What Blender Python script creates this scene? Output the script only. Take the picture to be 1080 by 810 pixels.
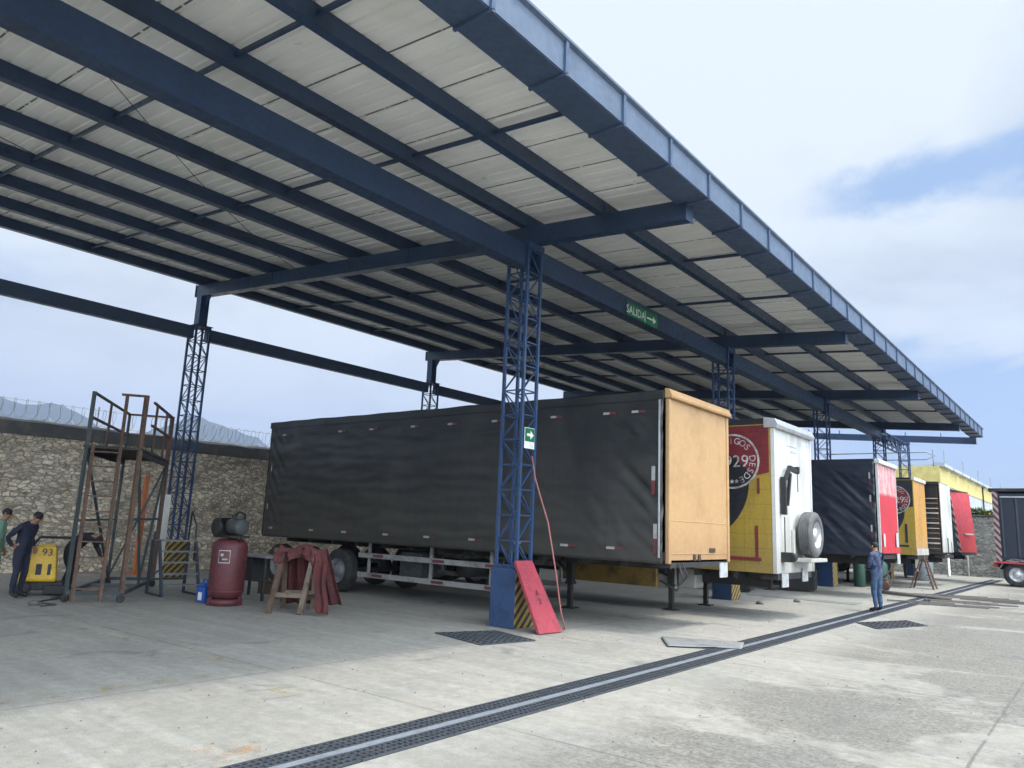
import bpy, bmesh, math, random
from mathutils import Vector, Matrix, noise

random.seed(7)
PI = math.pi
scene = bpy.context.scene
for o in list(bpy.data.objects):
    bpy.data.objects.remove(o, do_unlink=True)
COL = scene.collection

# ------------------------------------------------------------------ camera
CAMH = 1.75
cam_d = bpy.data.cameras.new('camera')
cam = bpy.data.objects.new('camera', cam_d)
COL.objects.link(cam)
cr, cu, cf = Vector((0.78779, 0.61458, 0.04103)), Vector((0.0815, -0.17003, 0.98206)), Vector((-0.61053, 0.77031, 0.18403))
M = Matrix((cr, cu, -cf)).transposed().to_4x4()
M.translation = (0, 0, CAMH)
cam.matrix_world = M
cam_d.sensor_width = 36.0
cam_d.lens = 36.0 * 793.27 / 1080.0
cam_d.clip_start = 0.05
cam_d.clip_end = 20000
scene.camera = cam

# ------------------------------------------------------------------ light
SUN_DIR = Vector((0.40, 0.06, 1.0)).normalized()
sun_el = math.asin(SUN_DIR.z)
sun_az = math.atan2(SUN_DIR.x, SUN_DIR.y)
world = bpy.data.worlds.new("World")
scene.world = world
world.use_nodes = True
nt = world.node_tree
nt.nodes.clear()
def wn(t, **k):
    n = nt.nodes.new(t)
    for a, b in k.items():
        setattr(n, a, b)
    return n
L = nt.links.new
wo = wn('ShaderNodeOutputWorld'); bg = wn('ShaderNodeBackground'); L(bg.outputs[0], wo.inputs[0])
bg.inputs[1].default_value = 0.1
sky = wn('ShaderNodeTexSky', sky_type='NISHITA', sun_disc=False, sun_elevation=sun_el, sun_rotation=sun_az, altitude=2500, air_density=1.0, dust_density=1.2)
tc = wn('ShaderNodeTexCoord')
sep = wn('ShaderNodeSeparateXYZ'); L(tc.outputs['Generated'], sep.inputs[0])
def wmath(op, a, b=None, c=None):
    n = wn('ShaderNodeMath', operation=op)
    for i, v in enumerate((a, b, c)):
        if v is None: continue
        if isinstance(v, (int, float)): n.inputs[i].default_value = v
        else: L(v, n.inputs[i])
    return n.outputs[0]
zz = wmath('ADD', wmath('MAXIMUM', sep.outputs[2], 0.0), 0.22)
comb = wn('ShaderNodeCombineXYZ')
L(wmath('DIVIDE', sep.outputs[0], zz), comb.inputs[0]); L(wmath('DIVIDE', sep.outputs[1], zz), comb.inputs[1]); comb.inputs[2].default_value = 3.7
def wnoise(scale, detail, rough, off=(0, 0, 0), dist=0.0):
    mp = wn('ShaderNodeMapping'); mp.inputs['Location'].default_value = off
    L(comb.outputs[0], mp.inputs[0])
    n = wn('ShaderNodeTexNoise'); n.inputs['Scale'].default_value = scale; n.inputs['Detail'].default_value = detail
    n.inputs['Roughness'].default_value = rough; n.inputs['Distortion'].default_value = dist
    L(mp.outputs[0], n.inputs['Vector']); return n.outputs['Fac']
def wdot(d, lo, hi):
    n = wn('ShaderNodeVectorMath', operation='DOT_PRODUCT'); n.inputs[1].default_value = Vector(d).normalized()
    L(tc.outputs['Generated'], n.inputs[0])
    m = wn('ShaderNodeMapRange'); m.interpolation_type = 'SMOOTHSTEP'; m.inputs['From Min'].default_value = lo; m.inputs['From Max'].default_value = hi
    L(n.outputs['Value'], m.inputs['Value']); return m.outputs['Result']
n1 = wnoise(1.25, 10, 0.58, (4.6, 1.7, 0), 0.5)
white_bias = wdot((-0.50, 0.70, 0.52), 0.75, 0.98)       # bright veil high ahead
right = wn('ShaderNodeMapRange'); right.interpolation_type = 'SMOOTHSTEP'; right.inputs['From Min'].default_value = -0.36; right.inputs['From Max'].default_value = -0.17
L(sep.outputs[0], right.inputs['Value'])
ahead = wdot((-0.1, 1, 0.3), 0.6, 0.85)
rgt = wmath('MULTIPLY', right.outputs[0], ahead)
n2 = wnoise(2.4, 8, 0.6, (1.2, 5.3, 0), 0.6)
elv = wmath('ADD', sep.outputs[2], wmath('MULTIPLY', wmath('SUBTRACT', wnoise(1.5, 8, 0.6, (3.1, 8.8, 0), 0.4), 0.5), 0.22))
def bump_at(c, w):
    d = wmath('DIVIDE', wmath('SUBTRACT', elv, c), w)
    return wmath('POWER', 2.718, wmath('MULTIPLY', wmath('MULTIPLY', d, d), -1.0))
lowb = wn('ShaderNodeMapRange'); lowb.interpolation_type = 'SMOOTHSTEP'; lowb.inputs['From Min'].default_value = 0.25; lowb.inputs['From Max'].default_value = 0.19
L(elv, lowb.inputs['Value'])
m0 = wmath('ADD', wmath('MULTIPLY', wmath('SUBTRACT', n1, 0.5), wmath('ADD', 0.9, wmath('MULTIPLY', rgt, 0.35))), 0.56)
m0 = wmath('ADD', m0, wmath('MULTIPLY', white_bias, 0.22))
m0 = wmath('SUBTRACT', m0, wmath('MULTIPLY', wmath('MULTIPLY', bump_at(0.395, 0.034), rgt), wmath('MULTIPLY', n2, 0.70)))
m0 = wmath('SUBTRACT', m0, wmath('MULTIPLY', wmath('MULTIPLY', lowb.outputs[0], rgt), 0.30))
m0 = wmath('ADD', m0, wmath('MULTIPLY', wmath('MULTIPLY', bump_at(0.300, 0.045), rgt), 0.20))
mr = wn('ShaderNodeMapRange'); mr.interpolation_type = 'SMOOTHSTEP'
mr.inputs['From Min'].default_value = 0.26; mr.inputs['From Max'].default_value = 0.60
L(m0, mr.inputs['Value'])
greyb = wmath('MULTIPLY', wmath('MULTIPLY', bump_at(0.285, 0.035), rgt), wmath('MULTIPLY', n2, 0.34))
shade = wn('ShaderNodeMapRange'); shade.inputs['From Min'].default_value = 0.38; shade.inputs['From Max'].default_value = 0.66
L(wmath('ADD', greyb, wmath('SUBTRACT', wnoise(1.5, 6, 0.55, (7.1, 3.3, 0), 0.2), wmath('MULTIPLY', white_bias, 0.12))), shade.inputs['Value'])
cc = wn('ShaderNodeMix', data_type='RGBA'); cc.inputs['A'].default_value = (7.2, 7.8, 8.2, 1); cc.inputs['B'].default_value = (5.5, 6.05, 6.6, 1)
L(shade.outputs[0], cc.inputs['Factor'])
hz = wn('ShaderNodeMapRange'); hz.inputs['From Min'].default_value = 0.30; hz.inputs['From Max'].default_value = 0.05
L(sep.outputs[2], hz.inputs['Value'])
skyb = wn('ShaderNodeMix', data_type='RGBA'); skyb.inputs['B'].default_value = (3.7, 5.3, 7.7, 1); skyb.inputs['Factor'].default_value = 0.75
L(sky.outputs[0], skyb.inputs['A'])
cm = wn('ShaderNodeMix', data_type='RGBA')
L(mr.outputs[0], cm.inputs['Factor']); L(skyb.outputs['Result'], cm.inputs['A']); L(cc.outputs['Result'], cm.inputs['B'])
hm = wn('ShaderNodeMix', data_type='RGBA'); hm.inputs['B'].default_value = (6.0, 6.7, 7.35, 1)
L(wmath('MULTIPLY', hz.outputs[0], 0.45), hm.inputs['Factor']); L(cm.outputs['Result'], hm.inputs['A'])
# added fill: unseen sky on the sun's side brightened to lift the shade
sky_fill = wmath('MULTIPLY', wdot((0.88, -0.30, 0.35), 0.20, 0.95), 5.8)
gv = wn('ShaderNodeVectorMath', operation='SCALE'); L(hm.outputs['Result'], gv.inputs[0]); L(wmath('ADD', sky_fill, 1.0), gv.inputs['Scale'])
L(gv.outputs[0], bg.inputs[0])

sd = bpy.data.lights.new('sun', 'SUN'); sd.energy = 2.3; sd.angle = math.radians(5); sd.color = (1.0, 0.935, 0.82)
sun = bpy.data.objects.new('sun', sd); COL.objects.link(sun)
sun.rotation_euler = SUN_DIR.to_track_quat('Z', 'Y').to_euler()
sun.location = (20, 0, 60)
vs = scene.view_settings
vs.view_transform = 'Standard'; vs.look = 'None'; vs.exposure = 0.32; vs.gamma = 1.0; vs.use_curve_mapping = False
scene.cycles.max_bounces = 10
scene.cycles.diffuse_bounces = 5

# ------------------------------------------------------------------ materials
MATS = {}
def new_mat(name):
    m = bpy.data.materials.new(name); m.use_nodes = True
    MATS[name] = m
    return m, m.node_tree, m.node_tree.nodes['Principled BSDF']

class N:
    """small helper around a node tree"""
    def __init__(s, t): s.t = t
    def node(s, ty, **k):
        n = s.t.nodes.new(ty)
        for a, b in k.items(): setattr(n, a, b)
        return n
    def put(s, v, sock):
        if isinstance(v, bpy.types.NodeSocket): s.t.links.new(v, sock)
        else: sock.default_value = v
    def math(s, op, a, b=None, c=None):
        n = s.node('ShaderNodeMath', operation=op)
        for i, v in enumerate((a, b, c)):
            if v is not None: s.put(v, n.inputs[i])
        return n.outputs[0]
    def obj(s): return s.node('ShaderNodeTexCoord').outputs['Object']
    def map(s, vec, scale=(1, 1, 1), loc=(0, 0, 0), rot=(0, 0, 0)):
        n = s.node('ShaderNodeMapping'); n.inputs['Scale'].default_value = scale; n.inputs['Location'].default_value = loc; n.inputs['Rotation'].default_value = rot
        s.t.links.new(vec, n.inputs[0]); return n.outputs[0]
    def noise(s, vec, scale, detail=6, rough=0.6, dist=0.0):
        n = s.node('ShaderNodeTexNoise'); n.inputs['Scale'].default_value = scale; n.inputs['Detail'].default_value = detail
        n.inputs['Roughness'].default_value = rough; n.inputs['Distortion'].default_value = dist
        s.t.links.new(vec, n.inputs['Vector']); return n.outputs['Fac']
    def ramp(s, v, lo, hi, smooth=True, a=0.0, b=1.0):
        n = s.node('ShaderNodeMapRange')
        if smooth: n.interpolation_type = 'SMOOTHSTEP'
        n.inputs['From Min'].default_value = lo; n.inputs['From Max'].default_value = hi
        n.inputs['To Min'].default_value = a; n.inputs['To Max'].default_value = b
        s.t.links.new(v, n.inputs['Value']); return n.outputs[0]
    def mix(s, f, a, b, mode='MIX'):
        n = s.node('ShaderNodeMix', data_type='RGBA', blend_type=mode)
        s.put(f, n.inputs['Factor'])
        for v, k in ((a, 'A'), (b, 'B')):
            s.put(v if isinstance(v, bpy.types.NodeSocket) else (*v, 1), n.inputs[k])
        return n.outputs['Result']
    def sep(s, v):
        n = s.node('ShaderNodeSeparateXYZ'); s.t.links.new(v, n.inputs[0]); return n.outputs
    def bump(s, h, strength, dist, bsdf):
        n = s.node('ShaderNodeBump'); n.inputs['Strength'].default_value = strength; n.inputs['Distance'].default_value = dist
        s.t.links.new(h, n.inputs['Height']); s.t.links.new(n.outputs[0], bsdf.inputs['Normal'])

def worn(name, col, dark=None, rough=0.6, metal=0.0, scale=3.0, amount=0.6, lo=0.45, hi=0.7, fine=0.15, bump=0.0, streak=False, rust=None, rustlo=0.62, grime=None, grimecol=(0.13, 0.115, 0.09), planks=0.0, seams=0.0):
    """base colour with dirt patches, fine mottling, optional run-down streaks and rust"""
    m, t, b = new_mat(name); h = N(t); o = h.obj()
    if dark is None: dark = tuple(c * 0.6 for c in col)
    v = h.map(o, (1, 1, 0.22) if streak else (1, 1, 1))
    f = h.ramp(h.noise(v, scale, 7, 0.62), lo, hi)
    c = h.mix(h.math('MULTIPLY', f, amount), col, dark)
    if rust:
        fr = h.ramp(h.noise(o, scale * 1.7, 8, 0.7), rustlo, rustlo + 0.1)
        c = h.mix(fr, c, rust)
    if grime:
        zz = h.math('ADD', h.sep(o)[2], h.math('MULTIPLY', h.math('SUBTRACT', h.noise(h.map(o, (5, 5, 0.7)), 2.0, 7, 0.7), 0.5), 1.1))
        gz = h.ramp(zz, grime[1], grime[0])
        c = h.mix(h.math('MULTIPLY', gz, grime[2]), c, grimecol)
    for axis_, p_ in ((2, planks), (0, seams)):
        if p_:
            ln = h.math('LESS_THAN', h.math('FRACT', h.math('DIVIDE', h.math('ADD', h.sep(o)[axis_], 50.0), p_)), 0.02 / p_)
            c = h.mix(h.math('MULTIPLY', ln, 0.33), c, tuple(x * 0.35 for x in col))
    g = h.ramp(h.noise(o, scale * 9, 4, 0.6), 0.3, 0.7, False, 1 - fine, 1 + fine)
    n = h.node('ShaderNodeVectorMath', operation='SCALE'); t.links.new(c, n.inputs[0]); t.links.new(g, n.inputs['Scale'])
    t.links.new(n.outputs[0], b.inputs['Base Color'])
    t.links.new(h.ramp(h.noise(o, scale * 4, 3, 0.5), 0.3, 0.7, False, max(0, rough - 0.12), min(1, rough + 0.12)), b.inputs['Roughness'])
    b.inputs['Metallic'].default_value = metal
    if bump: h.bump(h.noise(o, scale * 6, 5, 0.6), bump, 0.01, b)
    return m

worn('steel_blue', (0.026, 0.052, 0.108), (0.018, 0.033, 0.062), rough=0.42, scale=2.0, amount=0.7, rust=(0.10, 0.06, 0.045), rustlo=0.71)
worn('column_blue', (0.028, 0.064, 0.15), (0.02, 0.038, 0.08), rough=0.45, scale=3.0, amount=0.7, rust=(0.12, 0.08, 0.06), rustlo=0.70)
worn('tie_blue', (0.055, 0.088, 0.155), (0.045, 0.075, 0.13), rough=0.5, scale=2, rust=(0.12, 0.08, 0.06), rustlo=0.7)  # steel blue lightened: veiling glare on the rear girder is put into its colour
worn('gutter_blue', (0.085, 0.122, 0.185), (0.06, 0.09, 0.14), rough=0.45, scale=1.2, amount=0.7, streak=True)
worn('tarp_black', (0.017, 0.019, 0.020), (0.055, 0.055, 0.048), rough=0.40, scale=0.8, amount=0.5, fine=0.1, grime=(1.2, 3.6, 0.6), grimecol=(0.062, 0.060, 0.050), seams=1.22)
worn('tarp_navy', (0.012, 0.018, 0.032), (0.03, 0.034, 0.042), rough=0.5, scale=0.8, amount=0.4)
worn('panel_orange', (0.44, 0.27, 0.125), (0.35, 0.205, 0.085), rough=0.5, scale=1.3, amount=0.75, rust=(0.26, 0.11, 0.05), rustlo=0.69, fine=0.07, grime=(1.15, 2.0, 0.55), grimecol=(0.30, 0.17, 0.085))
worn('panel_ochre', (0.50, 0.27, 0.075), (0.38, 0.20, 0.06), rough=0.5, scale=1.4, amount=0.75, streak=True, grime=(1.2, 2.2, 0.5), grimecol=(0.34, 0.26, 0.17))
worn('panel_white', (0.58, 0.58, 0.555), (0.36, 0.35, 0.31), rough=0.5, scale=1.9, amount=0.75, streak=True, fine=0.07, rust=(0.24, 0.14, 0.085), rustlo=0.69, grime=(0.9, 2.3, 0.6), grimecol=(0.27, 0.25, 0.21))
worn('panel_red', (0.48, 0.035, 0.045), (0.36, 0.03, 0.04), rough=0.5, scale=1.4, amount=0.6)
worn('side_yellow', (0.36, 0.245, 0.035), (0.24, 0.16, 0.035), rough=0.5, scale=2.2, amount=0.8, streak=True, grime=(0.9, 2.1, 0.6), grimecol=(0.17, 0.12, 0.05), planks=0.31, seams=1.9)
worn('side_maroon', (0.17, 0.022, 0.026), (0.075, 0.016, 0.018), rough=0.5, scale=1.4, amount=0.7, planks=0.31)
worn('paint_black', (0.016, 0.018, 0.022), (0.04, 0.04, 0.04), rough=0.5, scale=2)
worn('plate_dirty', (0.42, 0.43, 0.43), (0.2, 0.2, 0.19), rough=0.5, scale=7, amount=0.8)
worn('guard_grey', (0.27, 0.265, 0.25), (0.11, 0.10, 0.09), rough=0.65, scale=6, amount=0.85)
worn('emblem_white', (0.50, 0.49, 0.46), (0.16, 0.12, 0.11), rough=0.6, scale=5, amount=0.75, lo=0.42, hi=0.62)
worn('paint_white', (0.75, 0.75, 0.73), (0.5, 0.5, 0.48), rough=0.5, scale=4)
worn('aluminium', (0.55, 0.56, 0.57), (0.3, 0.3, 0.3), rough=0.4, metal=0.6, scale=4)
worn('chassis', (0.022, 0.021, 0.021), (0.06, 0.05, 0.04), rough=0.7, scale=3)
worn('chassis_brown', (0.05, 0.03, 0.022), (0.02, 0.016, 0.014), rough=0.75, scale=3)
worn('rubber', (0.024, 0.024, 0.025), (0.075, 0.07, 0.065), rough=0.8, scale=5, amount=0.6)
worn('spare_rubber', (0.12, 0.12, 0.118), (0.06, 0.06, 0.06), rough=0.85, scale=6, amount=0.6)
worn('rim_grey', (0.23, 0.23, 0.24), (0.09, 0.08, 0.075), rough=0.55, metal=0.2, scale=6)
worn('skirt_yellow', (0.21, 0.135, 0.03), (0.06, 0.045, 0.02), rough=0.7, scale=2.2, amount=0.85)
worn('rust_steel', (0.115, 0.066, 0.045), (0.04, 0.036, 0.034), rough=0.75, scale=5, amount=0.8)
worn('orange_steel', (0.50, 0.16, 0.06), (0.30, 0.10, 0.05), rough=0.6, scale=4, amount=0.7)
worn('green_steel', (0.035, 0.055, 0.06), (0.09, 0.07, 0.055), rough=0.6, scale=6, amount=0.7)
worn('stair_steel', (0.03, 0.042, 0.06), (0.03, 0.028, 0.025), rough=0.6, scale=6, amount=0.7)
worn('tread', (0.17, 0.18, 0.185), (0.07, 0.065, 0.06), rough=0.6, scale=8)
worn('tank_maroon', (0.105, 0.024, 0.029), (0.06, 0.02, 0.023), rough=0.55, scale=4, amount=0.8, rust=(0.16, 0.10, 0.08), rustlo=0.66)
worn('engine_grey', (0.055, 0.06, 0.06), (0.025, 0.025, 0.025), rough=0.6, scale=7, amount=0.8)
worn('engine_black', (0.016, 0.016, 0.017), None, rough=0.6, scale=7)
worn('plastic_blue', (0.02, 0.09, 0.38), (0.02, 0.05, 0.2), rough=0.5, scale=8)
worn('wood', (0.10, 0.062, 0.04), (0.035, 0.026, 0.02), rough=0.85, scale=4, amount=0.8)
worn('wood_pale', (0.17, 0.135, 0.10), (0.07, 0.055, 0.042), rough=0.85, scale=5, amount=0.8)
worn('red_cloth', (0.095, 0.024, 0.025), (0.05, 0.018, 0.018), rough=0.85, scale=3, amount=0.6)
worn('board_red', (0.34, 0.042, 0.062), (0.22, 0.036, 0.05), rough=0.65, scale=4, amount=0.8, rust=(0.32, 0.17, 0.15), rustlo=0.64)
worn('sign_green', (0.008, 0.15, 0.055), (0.008, 0.11, 0.045), rough=0.4, scale=8, amount=0.3)
worn('machine_yellow', (0.60, 0.37, 0.02), (0.40, 0.24, 0.02), rough=0.45, scale=4, amount=0.5)
worn('skin', (0.28, 0.15, 0.095), (0.2, 0.1, 0.07), rough=0.6, scale=9, amount=0.4)
worn('hair', (0.012, 0.01, 0.009), None, rough=0.7, scale=20)
worn('cloth_navy', (0.013, 0.016, 0.033), (0.028, 0.03, 0.05), rough=0.9, scale=7, amount=0.6)
worn('cloth_black', (0.010, 0.011, 0.014), (0.025, 0.025, 0.03), rough=0.9, scale=7, amount=0.6)
worn('cloth_green', (0.20, 0.38, 0.29), (0.05, 0.15, 0.1), rough=0.9, scale=6, amount=0.6)
worn('cloth_jeans', (0.028, 0.058, 0.115), (0.075, 0.11, 0.17), rough=0.9, scale=7, amount=0.7)
worn('cloth_pattern', (0.012, 0.02, 0.058), (0.075, 0.10, 0.16), rough=0.9, scale=8, amount=0.75, lo=0.47, hi=0.56)
worn('cloth_white', (0.72, 0.72, 0.70), (0.5, 0.5, 0.5), rough=0.9, scale=8)
worn('boots', (0.012, 0.011, 0.012), None, rough=0.7, scale=10)
worn('bottle_green', (0.02, 0.07, 0.045), (0.03, 0.06, 0.05), rough=0.5, scale=5)
worn('drum_grey', (0.24, 0.27, 0.29), (0.12, 0.13, 0.14), rough=0.55, scale=5)
worn('plate_steel', (0.22, 0.225, 0.23), (0.13, 0.13, 0.13), rough=0.75, metal=0.0, scale=3, amount=0.8)
worn('grate_steel', (0.075, 0.085, 0.10), (0.13, 0.125, 0.12), rough=0.55, metal=0.4, scale=4)
worn('drain_shade', (0.012, 0.013, 0.015), None, rough=0.9, scale=4)
worn('drain_strip', (0.19, 0.21, 0.24), (0.11, 0.12, 0.13), rough=0.7, scale=4)
worn('rubble_dark', (0.13, 0.12, 0.11), (0.06, 0.055, 0.05), rough=0.9, scale=5)
worn('wire', (0.34, 0.35, 0.37), (0.2, 0.2, 0.2), rough=0.4, metal=0.7, scale=6)
worn('cable', (0.05, 0.05, 0.055), None, rough=0.6, scale=6)
worn('cord_pink', (0.35, 0.13, 0.12), None, rough=0.7, scale=6)
worn('warehouse_yellow', (0.58, 0.48, 0.17), (0.50, 0.42, 0.16), rough=0.6, scale=0.3, amount=0.6)
worn('warehouse_grey', (0.40, 0.43, 0.45), (0.32, 0.34, 0.36), rough=0.6, scale=0.3, amount=0.6)
worn('taillight', (0.35, 0.02, 0.02), None, rough=0.3, scale=8)
worn('tape_red', (0.13, 0.03, 0.03), (0.07, 0.03, 0.028), rough=0.4, scale=14)
worn('tape_white', (0.36, 0.36, 0.345), (0.2, 0.2, 0.19), rough=0.4, scale=14)
worn('leaf', (0.10, 0.15, 0.03), (0.05, 0.09, 0.02), rough=0.7, scale=3)
worn('flower', (0.55, 0.38, 0.05), None, rough=0.7, scale=3)
worn('hill', (0.04, 0.05, 0.042), (0.065, 0.065, 0.055), rough=0.95, scale=0.004)

def red_peeled():
    m, t, b = new_mat('panel_red_peeled'); h = N(t); o = h.obj(); z = h.sep(o)[2]
    top = h.ramp(z, 3.10, 3.25)
    f = h.ramp(h.noise(h.map(o, (1, 1, 0.45)), 4.0, 8, 0.72, 0.6), 0.42, 0.60)
    f2 = h.math('MULTIPLY', top, h.math('ADD', h.math('MULTIPLY', f, 0.55), 0.35))
    d = h.ramp(h.noise(o, 1.3, 6, 0.6), 0.4, 0.7)
    c = h.mix(h.math('MULTIPLY', d, 0.5), (0.50, 0.035, 0.05), (0.38, 0.03, 0.045))
    c = h.mix(f2, c, (0.62, 0.48, 0.46))
    t.links.new(c, b.inputs['Base Color']); b.inputs['Roughness'].default_value = 0.5
red_peeled()

def hazard():
    m, t, b = new_mat('hazard'); h = N(t); o = h.obj(); s = h.sep(o)
    v = h.math('ADD', h.math('MULTIPLY', s[1], 1.0), h.math('MULTIPLY', s[2], -1.0))
    v = h.math('ADD', v, s[0])
    f = h.math('FRACT', h.math('MULTIPLY', v, 5.2))
    f = h.ramp(f, 0.50, 0.54)
    d = h.ramp(h.noise(o, 7, 7, 0.7), 0.45, 0.7)
    c = h.mix(f, (0.33, 0.22, 0.04), (0.015, 0.014, 0.014))
    c = h.mix(h.math('MULTIPLY', d, 0.55), c, (0.10, 0.085, 0.06))
    t.links.new(c, b.inputs['Base Color']); b.inputs['Roughness'].default_value = 0.65
hazard()

def chevron_edge():
    m, t, b = new_mat('chevron_edge'); h = N(t); o = h.obj(); s = h.sep(o)
    f = h.ramp(h.math('FRACT', h.math('MULTIPLY', h.math('ADD', s[2], h.math('MULTIPLY', s[0], 1.2)), 3.2)), 0.48, 0.54)
    c = h.mix(f, (0.30, 0.27, 0.26), (0.10, 0.02, 0.022))
    t.links.new(c, b.inputs['Base Color']); b.inputs['Roughness'].default_value = 0.5
chevron_edge()

def roof_mat():
    m, t, b = new_mat('roof_sheet'); h = N(t); o = h.obj(); s = h.sep(o)
    f = h.math('FRACT', h.math('DIVIDE', s[1], 0.96))
    line = h.math('LESS_THAN', f, 0.030)
    dash = h.ramp(h.noise(h.map(o, (1.6, 1, 1)), 3.4, 3, 0.6), 0.34, 0.46)
    line = h.math('MULTIPLY', line, dash)
    st = h.ramp(h.noise(h.map(o, (0.25, 2.2, 1)), 1.6, 7, 0.65), 0.38, 0.72)
    c = h.mix(h.math('MULTIPLY', st, 0.40), (0.88, 0.88, 0.855), (0.66, 0.65, 0.62))
    blot = h.ramp(h.noise(o, 0.55, 4, 0.6), 0.5, 0.75)
    c = h.mix(h.math('MULTIPLY', blot, 0.35), c, (0.66, 0.63, 0.56))
    spot = h.ramp(h.noise(h.map(o, (0.6, 1.6, 1)), 2.1, 9, 0.72, 0.4), 0.64, 0.74)
    c = h.mix(h.math('MULTIPLY', spot, 0.5), c, (0.26, 0.23, 0.18))
    c = h.mix(h.math('MULTIPLY', line, 0.9), c, (0.03, 0.032, 0.035))
    t.links.new(c, b.inputs['Base Color']); b.inputs['Roughness'].default_value = 0.55
roof_mat()

def concrete():
    m, t, b = new_mat('concrete'); h = N(t); o = h.obj(); s = h.sep(o)
    big = h.ramp(h.noise(o, 0.10, 6, 0.6, 0.3), 0.35, 0.65)
    mid = h.ramp(h.noise(h.map(o, (1.0, 0.55, 1), rot=(0, 0, 0.5)), 0.55, 9, 0.66, 0.5), 0.40, 0.66)
    fine = h.ramp(h.noise(o, 7, 9, 0.78), 0.25, 0.75, False, 0.70, 1.26)
    grain = h.ramp(h.noise(o, 60, 4, 0.7), 0.25, 0.75, False, 0.76, 1.24)
    streak = h.ramp(h.noise(h.map(o, (0.35, 3.0, 1)), 1.1, 8, 0.65), 0.44, 0.62)
    c = h.mix(big, (0.325, 0.307, 0.266), (0.27, 0.26, 0.23))
    c = h.mix(h.math('MULTIPLY', mid, 0.6), c, (0.225, 0.222, 0.205))
    c = h.mix(h.math('MULTIPLY', streak, 0.28), c, (0.40, 0.395, 0.375))
    # worn, rough grey areas of the open yard: exposed aggregate
    yard = h.ramp(s[0], -4.2, -3.0)
    patch = h.ramp(h.noise(h.map(o, (0.40, 0.62, 1), loc=(1.3, 2.2, 0)), 0.62, 10, 0.72, 0.5), 0.425, 0.50)
    speck = h.ramp(h.noise(o, 22, 6, 0.75), 0.42, 0.62)
    pf = h.math('MULTIPLY', h.math('MULTIPLY', patch, yard), h.math('ADD', h.math('MULTIPLY', speck, 0.55), 0.38))
    c = h.mix(pf, c, (0.125, 0.119, 0.105))
    # oil spots under the canopy
    oil = h.ramp(h.noise(o, 0.9, 8, 0.66, 0.8), 0.57, 0.70)
    c = h.mix(h.math('MULTIPLY', oil, 0.55), c, (0.11, 0.11, 0.115))
    # deep shade under the trailers painted into the bay colour, mottled like oil
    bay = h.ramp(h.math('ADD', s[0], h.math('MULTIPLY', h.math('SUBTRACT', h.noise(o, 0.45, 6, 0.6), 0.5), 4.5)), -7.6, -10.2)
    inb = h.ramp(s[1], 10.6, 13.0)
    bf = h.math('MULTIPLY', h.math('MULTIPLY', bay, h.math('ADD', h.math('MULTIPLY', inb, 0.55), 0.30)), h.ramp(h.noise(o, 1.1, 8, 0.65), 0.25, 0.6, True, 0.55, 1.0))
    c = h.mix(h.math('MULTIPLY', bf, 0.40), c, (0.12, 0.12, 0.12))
    # hairline cracks and tyre tracks
    cv = h.node('ShaderNodeTexVoronoi', feature='DISTANCE_TO_EDGE'); cv.inputs['Scale'].default_value = 0.23
    cd = h.node('ShaderNodeVectorMath', operation='MULTIPLY_ADD'); cn = h.node('ShaderNodeTexNoise'); cn.inputs['Scale'].default_value = 0.9; cn.inputs['Detail'].default_value = 8; cn.inputs['Roughness'].default_value = 0.65
    t.links.new(o, cn.inputs['Vector']); t.links.new(cn.outputs['Color'], cd.inputs[0]); cd.inputs[1].default_value = (1.6, 1.6, 0); t.links.new(o, cd.inputs[2]); t.links.new(cd.outputs[0], cv.inputs['Vector'])
    crack = h.math('MULTIPLY', h.math('LESS_THAN', cv.outputs['Distance'], 0.0022), h.ramp(h.noise(o, 0.5, 3, 0.5), 0.47, 0.55))
    c = h.mix(h.math('MULTIPLY', crack, 0.38), c, (0.10, 0.095, 0.085))
    tw = h.math('ADD', s[0], h.math('MULTIPLY', h.noise(o, 0.11, 2, 0.5), 3.0))
    trk = h.ramp(h.math('ABSOLUTE', h.math('SUBTRACT', h.math('FRACT', h.math('DIVIDE', tw, 1.9)), 0.5)), 0.03, 0.11, True, 1.0, 0.0)
    trk = h.math('MULTIPLY', h.math('MULTIPLY', trk, yard), h.ramp(h.noise(h.map(o, (1, 0.25, 1)), 0.8, 8, 0.7), 0.46, 0.64))
    c = h.mix(h.math('MULTIPLY', trk, 0.35), c, (0.13, 0.125, 0.115))
    # slab joints
    wob = h.math('MULTIPLY', h.math('SUBTRACT', h.noise(o, 1.3, 4, 0.6), 0.5), 0.05)
    fy = h.math('ABSOLUTE', h.math('SUBTRACT', h.math('FRACT', h.math('DIVIDE', h.math('ADD', h.math('ADD', s[1], wob), -0.55 + 2.5), 5.0)), 0.5))
    jy = h.math('LESS_THAN', fy, 0.0028)
    fx = h.math('ABSOLUTE', h.math('SUBTRACT', h.math('FRACT', h.math('DIVIDE', h.math('ADD', h.math('ADD', s[0], wob), 7.65 + 3.3), 6.6)), 0.5))
    jx = h.math('LESS_THAN', fx, 0.0020)
    j = h.math('MAXIMUM', jx, jy)
    brk = h.ramp(h.noise(o, 1.7, 4, 0.6), 0.32, 0.5)
    c = h.mix(h.math('MULTIPLY', h.math('MULTIPLY', j, brk), 0.55), c, (0.09, 0.087, 0.08))
    n = h.node('ShaderNodeVectorMath', operation='SCALE'); t.links.new(c, n.inputs[0]); t.links.new(h.math('MULTIPLY', fine, grain), n.inputs['Scale'])
    t.links.new(n.outputs[0], b.inputs['Base Color'])
    b.inputs['Roughness'].default_value = 0.85
    hh = h.math('ADD', h.math('MULTIPLY', h.noise(o, 35, 6, 0.7), 0.5), h.math('MULTIPLY', j, -0.8))
    h.bump(hh, 0.35, 0.012, b)
concrete()

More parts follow.
